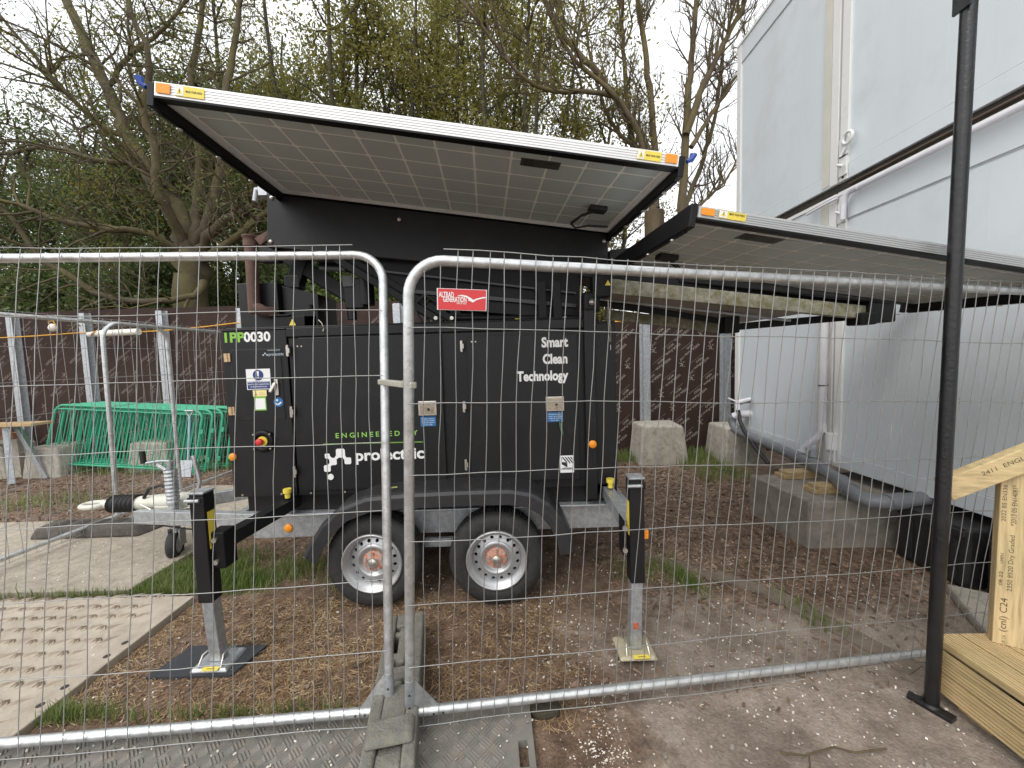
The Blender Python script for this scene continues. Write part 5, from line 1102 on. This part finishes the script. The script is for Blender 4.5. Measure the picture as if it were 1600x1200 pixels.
# fence foot: recycled block with slots, both posts stand in it
ft = thing('ballast_block', 'recycled rubber fence foot carrying both front fence posts', 'fence foot', (-.56, 1.75, 0), group='rubber fence feet')
def foot(t, c, yaw, L=.98, w=.20, h=.125, mt=BLOCKM):
    rm = Matrix.Translation(Vector(c)) @ Matrix.Rotation(yaw, 4, 'Z')
    m = MB()
    def bb(x0, x1, y0, y1, z0, z1): m.box((x0, y0, z0), (x1, y1, z1), mat=rm)
    e = L / 2; hw = w / 2
    for s in (-1, 1):                                    # side walls with sloping ends
        xa, xb = (s * hw, s * (hw - .052)); xl, xr = min(xa, xb), max(xa, xb)
        m.hexa([rm @ Vector(q) for q in ((xl, -e, -.01), (xr, -e, -.01), (xr, e, -.01), (xl, e, -.01), (xl, -e + .05, h), (xr, -e + .05, h), (xr, e - .07, h), (xl, e - .07, h))])
    k = hw - .0515
    for y0, y1, z1 in ((e - .17, e - .06, h - .004), (e - .235, e - .20, h - .01), (e - .40, e - .36, h - .006), (e - .50, e - .455, h - .002), (-.035, .02, h - .004), (-.24, -.075, h), (-.375, -.245, h - .02), (-e + .05, -e + .12, h - .01)):
        bb(-k, k, y0, y1, 0, z1)
    bb(-.022, .022, .06, e - .18, 0, h - .003)           # centre web between the two rows of slots
    bb(-.018, .018, -.08, .0, 0, h - .02)
    m.build('block', mt, t, bevel=.012, segs=3)
    m = MB(); m.hexa([rm @ Vector(q) for q in ((-hw + .004, -.375, h + .001), (hw - .004, -.375, h + .001), (hw - .004, -.245, h + .001), (-hw + .004, -.245, h + .001), (-hw + .02, -.355, h + .026), (hw - .02, -.355, h + .026), (hw - .02, -.26, h + .026), (-hw + .02, -.26, h + .026))]); m.build('raised_pad', mt, t, bevel=.016, segs=3)
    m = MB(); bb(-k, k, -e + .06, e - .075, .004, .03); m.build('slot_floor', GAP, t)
foot(ft, (-.575, 1.715, .024), R(10.5))
f2 = thing('ballast_block', 'flat dark rubber fence foot under the side fence at left', 'fence foot', (-4.05, 3.72, .028), group='rubber fence feet')
m = MB(); m.hexa([(-4.62, 3.52, .025), (-3.58, 3.52, .025), (-3.50, 3.80, .025), (-4.66, 3.82, .025), (-4.58, 3.56, .13), (-3.66, 3.55, .13), (-3.60, 3.77, .13), (-4.62, 3.78, .13)]); m.build('block', mat('dark_rubber_foot', (.075, .065, .055), .85, vary=.3, scale=12, bump=.7, dirt=(.16, .13, .10)), f2, bevel=.03, segs=3)
for i in range(5): m = MB(); m.box((-4.45 + i * .17, 3.60, .128), (-4.36 + i * .17, 3.73, .133)); m.build('slot', GAP, f2)

# ================================================================== BLACK POLE
pl = thing('pole', 'black painted steel tube pole on a bolted base plate in front of the cabins', 'pole', (1.80, 1.585, 0))
pb_ = Vector((1.815, 1.60, 0)); pt = on_y(1514, 10, 1.63)
dirp = (pt - pb_).normalized(); ptop = pb_ + dirp * ((pt - pb_).length + .06)
m = MB(); m.tube([pb_, pb_ + dirp * 1.2, ptop], .025, 20); m.build('tube', POLEB, pl)
m = MB(); m.prism([(1.758, 1.652, .010), (1.792, 1.676, .010), (1.862, 1.542, .010), (1.818, 1.525, .010)], (0, 0, -.03)); m.lathe([(.034, 0), (.028, .012)], (1.815, 1.60, .008), (0, 0, 1), 18); m.build('base_plate', POLEB, pl, bevel=.002)
m = MB(); m.box((pt.x - .034, 1.60, pt.z - .015), (pt.x - .023, 1.66, pt.z + .3)); m.tube([pt + Vector((.0, 0, .04)), pt + Vector((.9, -.35, .062))], .0215, 14); m.build('top_bracket', POLEB, pl)

# ================================================================== TIMBER STEPS
ts = thing('timber_steps', 'new timber deck steps with a stamped post and sloping handrail at lower right', 'steps', (2.2, 1.4, 0))
SX, SY = 1.90, 1.685
ang = Matrix.Translation(Vector((SX, SY, 0))) @ Matrix.Rotation(R(-1.5), 4, 'Z')
z0 = .262
for i in range(8):                                       # grooved deck boards lying front to back
    m = MB(); x = .012 + i * .124; nb = 8; w = .118
    vs = []; prof = []
    for k in range(nb):
        a = x + w * k / nb; b = x + w * (k + 1) / nb; g_ = w / nb * .3
        prof += [(a, z0), (b - g_, z0), (b - g_ * .8, z0 - .007), (b - g_ * .2, z0 - .007)]
    prof.append((x + w, z0)); n = len(prof)
    vs = [ang @ Vector((px_, 0.012 - .0, pz)) for px_, pz in prof] + [ang @ Vector((px_, -1.6, pz)) for px_, pz in prof] + [ang @ Vector((x, .012, z0 - .03)), ang @ Vector((x + w, .012, z0 - .03)), ang @ Vector((x, -1.6, z0 - .03)), ang @ Vector((x + w, -1.6, z0 - .03))]
    fs = [(k, k + 1, n + k + 1, n + k) for k in range(n - 1)] + [tuple(reversed(range(n))) + (2 * n, 2 * n + 1), tuple(range(n, 2 * n)) + (2 * n + 3, 2 * n + 2), (0, n, 2 * n + 2, 2 * n), (n - 1, 2 * n + 1, 2 * n + 3, 2 * n - 1)]
    m.add(vs, fs); m.build('deck_board', DECK, ts)
def fascia(z0_, z1_, xoff):                              # grooved side boards
    m = MB(); nb = 6; prof = []
    for k in range(nb):
        a = z0_ + (z1_ - z0_) * k / nb; b = z0_ + (z1_ - z0_) * (k + 1) / nb; g_ = (b - a) * .3
        prof += [(xoff, a), (xoff, b - g_), (xoff + .007, b - g_ * .8), (xoff + .007, b - g_ * .2)]
    prof.append((xoff, z1_)); n = len(prof)
    vs = [ang @ Vector((px_, .0, pz)) for px_, pz in prof] + [ang @ Vector((px_, -1.6, pz)) for px_, pz in prof] + [ang @ Vector((xoff + .026, y_, z_)) for y_ in (.0, -1.6) for z_ in (z0_, z1_)]
    m.add(vs, [(k, n + k, n + k + 1, k + 1) for k in range(n - 1)] + [tuple(range(n)) + (2 * n + 1, 2 * n), tuple(reversed(range(n, 2 * n))) + (2 * n + 2, 2 * n + 3)])
    m.build('side_board', DECK, ts)
fascia(.148, .240, -.022); fascia(.045, .142, -.022)
m = MB(); m.box((.03, -.03, .04), (.95, -.004, .23), mat=ang); m.build('back_board', WOODX, ts)
for y_ in (-.09, -.75): m = MB(); m.box((.03, y_ - .12, -.01), (.10, y_, .045), mat=ang); m.build('bearer', PACK, ts)
# post and handrail
pq = Vector((2.17, 1.63, z0)); ry = Matrix.Rotation(R(-33), 4, 'Z')
m = MB(); pm_ = Matrix.Translation(pq) @ ry; hw, hd, PH = .049, .026, .80
m.box((-hw, -hd, .0), (hw, hd, PH), mat=pm_); post = m.build('post', WOODZ, ts, bevel=.004)
m = MB(); upz = Vector((0, 0, 1)); fx = (pm_.to_3x3() @ Vector((1, 0, 0))).normalized(); fy = (pm_.to_3x3() @ Vector((0, -1, 0))).normalized()
def st_text(s, along, across, size, width):             # stamp reading up the broad face
    m = MB(); o_ = pm_ @ Vector((across, -hd, along)) + fy * .0006; add_text(m, s, o_, upz, -fx, size * .85, .0, width=width * .9); m.build('stamp', STAMP, post)
st_text('(cnl) C24', .06, -.012, .036, .17); st_text('UK CA', .005, -.012, .018, .045); st_text('08 22', .27, -.03, .018, .07); st_text('2350 8520 Dry Graded', .25, -.002, .024, .28); st_text('UMPH', .37, -.03, .016, .05); st_text('*2013 05 EN14081*', .545, .0, .026, .20); st_text('2022 B5 EN336', .56, -.03, .022, .18)
r0 = Vector((1.905, 1.672, .957)); r1 = Vector((2.62, 1.50, 1.36)); dr = (r1 - r0).normalized()
m = MB(); m.beam(r0 + dr * .0, r1 + dr * .4, .046, .098, (0, 0, 1)); hrail = m.build('handrail', WOODX, ts, bevel=.004)
m = MB(); nrm = dr.cross(Vector((0, 0, 1))).normalized(); upr = nrm.cross(dr).normalized(); nrm_ = nrm if nrm.y < 0 else -nrm
add_text(m, '2411  ENGL41  1203', r0 + dr * .14 + upr * .005 + nrm_ * .0236, dr, upr, .026, .0, width=.27)
m.build('stamp', STAMP, hrail)

# ================================================================== GREEN BARRIERS
def barrier_proto(label):
    t = thing('crowd_barrier', label, 'barrier', (0, 0, 0), group='green crowd barriers leaning on the hoarding')
    L, H, rc = 2.5, 1.1, .14
    def P(a, b): return Vector((a, 0, b))
    pts = [P(0, .12), P(0, H - rc)] + [P(rc - rc * math.cos(q), H - rc + rc * math.sin(q)) for q in [math.pi / 2 * k / 6 for k in range(1, 7)]] + [P(L - rc, H)] + [P(L - rc + rc * math.sin(q), H - rc + rc * math.cos(q)) for q in [math.pi / 2 * k / 6 for k in range(1, 7)]] + [P(L, .12)]
    m = MB(); m.tube(pts, .019, 10); m.tube([P(0, .19), P(L, .19)], .016, 8); m.tube([P(.02, H - .06), P(L - .02, H - .06)], .012, 8); m.build('frame', GREENP, t)
    m = MB()
    for i in range(1, 21): m.tube([P(L * i / 21, .19), P(L * i / 21, H - .06)], .0075, 6)
    m.build('bars', GREENP, t)
    m = MB()
    for a in (.0, L):
        m.tube([(a, 0, .14), (a, 0, .0)], .017, 8); m.box((a - .02, -.03, 0), (a + .02, .03, .02))
    for z in (.35, .8): m.box((L + .015, -.012, z - .05), (L + .05, .012, z + .02))
    m.build('feet', GREENP, t)
    return t
labels = ['green crowd barrier at the front of the leaning stack', 'second green crowd barrier in the leaning stack, just behind the front one', 'middle green crowd barrier of the leaning stack', 'fourth green crowd barrier in the leaning stack, next to the hindmost', 'hindmost green crowd barrier, closest to the brown hoarding']
proto = barrier_proto(labels[0])
for i in range(5):
    t = proto
    if i:
        t = proto.copy(); scene.collection.objects.link(t); t['label'] = labels[i]
        for ch in proto.children:
            c = ch.copy(); scene.collection.objects.link(c); c.parent = t
    t.matrix_world = Matrix.Translation(Vector((-7.42 + i * .11, 5.93 + i * .055, .0))) @ Matrix.Rotation(R(-3.5 + i * .5), 4, 'Z') @ Matrix.Rotation(R(-12.0 + i * .6), 4, 'X') @ Matrix(((1, 0, .13, 0), (0, 1, 0, 0), (0, 0, 1, 0), (0, 0, 0, 1)))

# garden fork leaning on the barriers, board on the ground, trestle, brick pile
a, b = on_y(296, 646, 5.80), on_y(293, 735, 5.62)
m = thing('spade', 'pale blue shafted spade with a T grip leaning on the green barriers', 'spade', (b.x, b.y, 0))
k = MB(); k.tube([(b.x, b.y, .05), (a.x, a.y, a.z - .05)], .016, 8); k.build('shaft', SPADEB, m)
k = MB(); k.tube([(a.x, a.y, a.z - .06), (a.x - .05, a.y, a.z + .03)], .012, 8); k.tube([(a.x, a.y, a.z - .06), (a.x + .06, a.y, a.z + .03)], .012, 8); k.tube([(a.x - .06, a.y, a.z + .04), (a.x + .07, a.y, a.z + .04)], .015, 8); k.build('grip', GALV, m)
k = MB(); k.prism([(b.x - .08, b.y - .05, .0), (b.x + .08, b.y - .05, .0), (b.x + .09, b.y, .24), (b.x - .09, b.y, .24)], (0, .012, 0)); k.build('blade', GALV, m)
m = MB(); c = on_z(288, 733); m.prism([c + Vector((-.16, -.12, .03)), c + Vector((.13, -.16, .02)), c + Vector((.26, .22, .16)), c + Vector((-.06, .22, .16))], (0, 0, -.018))
tag(m.build('plywood_offcut', GREYWOOD, origin=tuple(c)), 'square plywood offcut lying on the bark below the green barriers', 'board')
bt = thing('bench_trestle', 'rough plank trestle on galvanised legs by the hoarding at far left', 'trestle', (-8.0, 5.75, 0))
m = MB(); m.box((-8.9, 5.5, .84), (-6.95, 5.78, .875)); m.build('plank', PACK, bt)
for x_ in (-8.45, -7.45):
    m = MB(); m.beam((x_, 5.6, .84), (x_ + .12, 5.5, 0), .07, .05); m.beam((x_ + .02, 5.7, .84), (x_ + .3, 5.78, 0), .07, .05); m.build('leg', GALV, bt)
for i in range(7):
    x_ = -8.62 + (i % 4) * .24 + (.1 if i > 3 else 0); z_ = .60 if i < 4 else .70
    m = MB(); m.box((x_, 5.84, z_), (x_ + .215, 5.95, z_ + .095)); tag(m.build('brick', BRICK, origin=(x_, 5.9, z_), bevel=.004), 'one of the loose reddish bricks piled behind the plank trestle', 'brick', 'loose bricks behind the trestle')
m = MB(); m.box((-8.7, 5.82, .56), (-7.6, 5.97, .598)); m.box((-8.68, 5.84, 0), (-8.5, 5.95, .558)); m.box((-7.8, 5.84, 0), (-7.62, 5.95, .558))
tag(m.build('block_shelf', CONC, origin=(-8.1, 5.9, 0)), 'low concrete shelf under the loose bricks at the left edge', 'shelf')

# rope along the hoarding with a lamp tube and bulb hung on it
pts = []
for (x0_, z0_), (x1_, z1_), sag in (((-9.2, 2.19), (-6.97, 2.23), .02), ((-6.97, 2.23), (-4.40, 2.31), .05), ((-4.4, 2.31), (-1.8, 2.17), .06), ((-1.8, 2.17), (1.6, 2.13), .03), ((1.6, 2.11), (3.2, 2.1), .01)):
    for k in range(10): t_ = k / 10; pts.append((x0_ + (x1_ - x0_) * t_, HY - .13 if x0_ < 1 else HR_ - .12, z0_ + (z1_ - z0_) * t_ - sag * math.sin(math.pi * t_)))
m = MB(); m.tube(pts, .009, 6); tag(m.build('rope', ROPE, origin=(-4, HY - .13, 2.1)), 'orange rope strung along the brown hoarding', 'rope')
c = on_y(178, 520, 6.22); t = thing('lamp_tube', 'milky white festoon lamp tube tied to the orange rope', 'lamp', tuple(c))
m = MB(); m.tube([c + Vector((-.26, 0, -.005)), c + Vector((.40, 0, .005))], .052, 14); m.build('tube', TUBEW, t)
m = MB(); m.tube([c + Vector((-.40, 0, -.02)), c + Vector((-.26, 0, -.006))], .045, 12); m.build('end_cap', PVCW, t)
m = MB(); m.tube([c + Vector((-.28 + .06 * math.cos(q), -.06 * math.sin(q) , .03 * math.sin(2 * q))) for q in [i * .55 for i in range(13)]], .010, 6); m.build('tie', ROPE, t)
c = on_y(83, 511, 6.22); t = thing('lamp_bulb', 'small milky festoon bulb hung from an orange knot at left', 'lamp', tuple(c))
m = MB(); m.lathe([(0, -.075), (.04, -.06), (.058, -.02), (.05, .02), (.03, .05), (0, .055)], c, (.2, 0, 1), 16); m.build('bulb', TUBEW, t)
m = MB(); m.tube([c + Vector((-.05, 0, .02)), c + Vector((-.03, -.03, .08)), c + Vector((.03, -.02, .10)), c + Vector((.05, 0, .03)), c + Vector((0, -.05, .0)), c + Vector((-.05, 0, .03))], .009, 6); m.tube([c + Vector((0, 0, .1)), c + Vector((0, .05, .19))], .008, 6); m.build('tie', ROPE, t)

# ================================================================== LITTER, GRASS (nobody could count these)
def strips(name, P, L, w, tilt, mat_, label, cat, seed, curve=0.0, vertical=False):
    """thin blades or slivers: P is an n x 3 array of base points"""
    r = np.random.default_rng(seed); n = len(P); a = r.uniform(0, 2 * np.pi, n); l = L * r.uniform(.5, 1.4, n); wd = w * r.uniform(.6, 1.4, n)
    d = np.stack([np.cos(a), np.sin(a), np.zeros(n)], 1); s = np.stack([-np.sin(a), np.cos(a), np.zeros(n)], 1)
    if vertical:
        le = r.normal(0, tilt, n); up = np.stack([d[:, 0] * np.sin(le), d[:, 1] * np.sin(le), np.cos(le)], 1)
        mid = P + up * (l * .55)[:, None]; tip = P + up * (l * .9)[:, None] + d * (l * .35 * r.uniform(0, 1, n))[:, None]
        q = np.stack([P - s * wd[:, None] / 2, P + s * wd[:, None] / 2, mid + s * wd[:, None] * .4, mid - s * wd[:, None] * .4, tip], 1).reshape(-1, 3); nv = 5
        tri = np.array([[0, 1, 2, 3], [3, 2, 4, 4]])
        loops = np.concatenate([(np.arange(n)[:, None] * 5 + np.array([0, 1, 2, 3, 3, 2, 4])[None]).ravel()]); starts = (np.arange(n)[:, None] * 7 + np.array([0, 4])[None]).ravel(); tot = np.tile([4, 3], n)
    else:
        z = r.normal(0, tilt, n); d[:, 2] = np.sin(z)
        tw = r.normal(0, .5, n); s[:, 2] = np.sin(tw)
        q = np.stack([P - d * l[:, None] / 2 - s * wd[:, None] / 2, P - d * l[:, None] / 2 + s * wd[:, None] / 2, P + d * l[:, None] / 2 + s * wd[:, None] / 2, P + d * l[:, None] / 2 - s * wd[:, None] / 2], 1).reshape(-1, 3)
        loops = np.arange(n * 4); starts = np.arange(0, n * 4, 4); tot = np.full(n, 4)
    me = bpy.data.meshes.new(name); me.vertices.add(len(q)); me.loops.add(len(loops)); me.polygons.add(len(starts))
    me.vertices.foreach_set('co', q.astype(np.float32).ravel()); me.loops.foreach_set('vertex_index', loops.astype(np.int32))
    me.polygons.foreach_set('loop_start', starts.astype(np.int32)); me.polygons.foreach_set('loop_total', tot.astype(np.int32))
    me.materials.append(mat_); me.update(calc_edges=True)
    o = bpy.data.objects.new(name, me); scene.collection.objects.link(o); return tag(o, label, cat, kind='stuff')
def ghv(x, y): return 0.009 * np.sin(1.7 * x + .6) * np.sin(2.1 * y + 1) + .005 * np.sin(5.3 * x) * np.sin(4.7 * y) - .012
def clump(x, y, s, seed):
    r = np.random.default_rng(seed); v = np.zeros_like(x)
    for _ in range(6):
        k = r.normal(0, s, 2); v += np.sin(k[0] * x + k[1] * y + r.uniform(0, 6))
    return v / 6
def scatter(n, x0, x1, y0, y1, seed, keep=None):
    r = np.random.default_rng(seed); x = r.uniform(x0, x1, n); y = r.uniform(y0, y1, n)
    ok = np.ones(n, bool) if keep is None else keep(x, y, r)
    x, y = x[ok], y[ok]; return np.stack([x, y, ghv(x, y) + .006], 1)
offmat = lambda x, y: ~((x < -2.215) & (y < 2.62)) & ~((x < -2.78) & (y > 2.64) & (y < 4.0)) & ~((x < -2.28) & (x > -4.25) & (y > 4) & (y < 5.05)) & ~((x < .06) & (y < 1.64)) & ~((x > 2.33) & (y > 2.95) & (y < 3.74)) & ~((x > 1.88) & (y < 1.7))
needle = np.concatenate([scatter(30000, -2.3, .55, 1.55, 2.55, 1, lambda x, y, r: offmat(x, y) & (r.uniform(0, 1, len(x)) < .45 + .75 * clump(x, y, 4, 3)) & (r.uniform(0, 1, len(x)) < np.clip((.45 - x) * 2.2, 0, 1))),
                         scatter(9000, -2.6, 1.0, 2.4, 4.4, 2, lambda x, y, r: offmat(x, y) & (r.uniform(0, 1, len(x)) < .4 + .7 * clump(x, y, 3, 4)))])
strips('dry_needles', needle, .042, .0028, .22, STRAWM, 'dry brown needles and grass matted over the soil before the trailer', 'litter', 5)
chips = np.concatenate([scatter(15000, -8.5, -1.9, 3.4, 6.2, 6, lambda x, y, r: offmat(x, y)), scatter(5500, -2.2, 2.6, 1.6, 6.0, 7, lambda x, y, r: offmat(x, y) & (r.uniform(0, 1, len(x)) < .5 + .6 * clump(x, y, 3, 8))), scatter(7000, .6, 3.0, 2.3, 5.8, 17, lambda x, y, r: offmat(x, y))])
strips('bark_chips', chips, .034, .010, .25, CHIPM, 'brown bark chips scattered over the soil', 'litter', 9)
twig = scatter(420, .6, 2.6, 2.2, 5.6, 27, lambda x, y, r: offmat(x, y)); twig[:, 2] += .006
strips('twigs', twig, .20, .006, .06, leafmat('twig', (.09, .06, .04), (.16, .11, .07), (.26, .19, .13), 0), 'thin brown twigs lying on the soil right of the trailer', 'litter', 28)
def patch(n, cx_, cy_, rx, ry, seed, rot=0):
    r = np.random.default_rng(seed); a = r.normal(0, .5, n); b = r.normal(0, .5, n); c, s = math.cos(rot), math.sin(rot)
    x = cx_ + (a * c * rx - b * s * ry); y = cy_ + (a * s * rx + b * c * ry); k = offmat(x, y) | (seed == 45); x, y = x[k], y[k]; return np.stack([x, y, ghv(x, y)], 1)
pet = np.concatenate([scatter(2900, .05, 2.4, 1.0, 2.9, 10, lambda x, y, r: offmat(x, y) & (r.uniform(0, 1, len(x)) < .42 + .7 * clump(x, y, 3.4, 12))), scatter(1500, -2.2, .4, 1.6, 3.0, 11, lambda x, y, r: offmat(x, y) & (r.uniform(0, 1, len(x)) < .45 + .8 * clump(x, y, 3, 13))), scatter(700, .2, 3, 2.6, 5.5, 14, lambda x, y, r: offmat(x, y)), scatter(900, -7, -2, 3.9, 6, 15, lambda x, y, r: offmat(x, y))])
pet = np.concatenate([pet, patch(230, .345, 1.55, .12, .34, 61, .1), patch(80, .31, 1.44, .14, .1, 62)])
pm2 = np.concatenate([scatter(260, -2.6, .05, 1.0, 1.6, 16), scatter(130, -4.6, -2.3, 1.5, 2.5, 18), scatter(500, -5, -2.8, 2.7, 3.9, 19)]); pm2[:, 2] = .031
strips('petals', np.concatenate([pet, pm2]), .0085, .006, .3, PETALM, 'small pale petals fallen over the ground and mats', 'litter', 20)
lump = scatter(70, .1, 2.4, 1.0, 3.0, 34, lambda x, y, r: offmat(x, y)); st_ = MB(); r = random.Random(9)
for p in lump:
    s = r.uniform(.004, .013); c = Vector(p); vs = [c + Vector((math.cos(q) * s * r.uniform(.7, 1.2), math.sin(q) * s * r.uniform(.7, 1.2), -.004)) for q in [i * math.pi / 3 for i in range(6)]] + [c + Vector((math.cos(q) * s * .6, math.sin(q) * s * .6, s * r.uniform(.4, .8))) for q in [i * math.pi / 3 + .3 for i in range(6)]]
    st_.add(vs, [(i, (i + 1) % 6, 6 + (i + 1) % 6, 6 + i) for i in range(6)] + [tuple(range(6, 12))])
tag(st_.build('stones', CONCD), 'small stones trodden into the hard standing', 'litter', kind='stuff')
gr = np.concatenate([patch(6500, -2.5, 2.86, .40, .30, 41, .3), patch(2200, -2.1, 2.75, .3, .12, 42), patch(700, -1.75, 2.95, .3, .18, 43), patch(2200, -1.2, 2.95, .22, .3, 44), patch(420, -3.0, 2.635, .9, .025, 45), patch(500, 1.18, 2.62, .08, .22, 46, .3), patch(350, .95, 2.75, .3, .2, 47), patch(160, 1.75, 2.2, .1, .25, 50, .3), patch(650, -2.12, 1.68, .25, .045, 48), patch(260, -1.3, 1.66, .6, .03, 49)])
strips('grass', gr, .075, .0042, .4, GRASSM, 'tufts of green grass around the mats and under the trailer', 'grass', 51, vertical=True)
far = np.concatenate([scatter(5200, -11, -4.2, 5.75, 6.35, 52, lambda x, y, r: (r.uniform(0, 1, len(x)) < np.clip((y - 5.7) * 2.6 + .25 * np.sin(2 * x), 0, 1))), scatter(2800, .75, 3.1, 5.55, 6.02, 53, lambda x, y, r: r.uniform(0, 1, len(x)) < np.clip((y - 5.45) * 3, 0, 1)), scatter(500, 2.3, 3.0, 4.6, 5.6, 55), patch(300, -6.0, 4.6, 1.2, .3, 56), patch(350, -5.0, 2.66, 1.0, .04, 45)])
strips('long_grass', far, .15, .007, .35, GRASSM, 'longer green grass along the foot of the hoarding', 'grass', 54, vertical=True)
m = MB(); m.tube([(1.02, 1.42, .006), (1.10, 1.40, .012), (1.24, 1.43, .01), (1.30, 1.405, .012), (1.44, 1.42, .008)], .004, 6); m.tube([(1.12, 1.405, .01), (1.09, 1.36, .008), (1.08, 1.33, .006)], .003, 6)
tag(m.build('stick', BARKR, origin=(1.2, 1.42, 0)), 'thin crooked stick lying on the hard standing in front', 'stick')
m = MB(); p = on_z(845, 1108); m.prism([p + Vector((-.05, -.02, .02)), p + Vector((.0, -.05, .03)), p + Vector((.08, -.03, .025)), p + Vector((.09, .02, .02)), p + Vector((.02, .04, .03)), p + Vector((-.04, .03, .02))], (0, 0, -.04))
tag(m.build('bark_lump', BARKD, origin=tuple(p), bevel=.01), 'dark lump of bark by the corner of the small tread mat', 'bark')
print('faces', sum(len(me.polygons) for me in bpy.data.meshes), 'objects', len(bpy.data.objects))
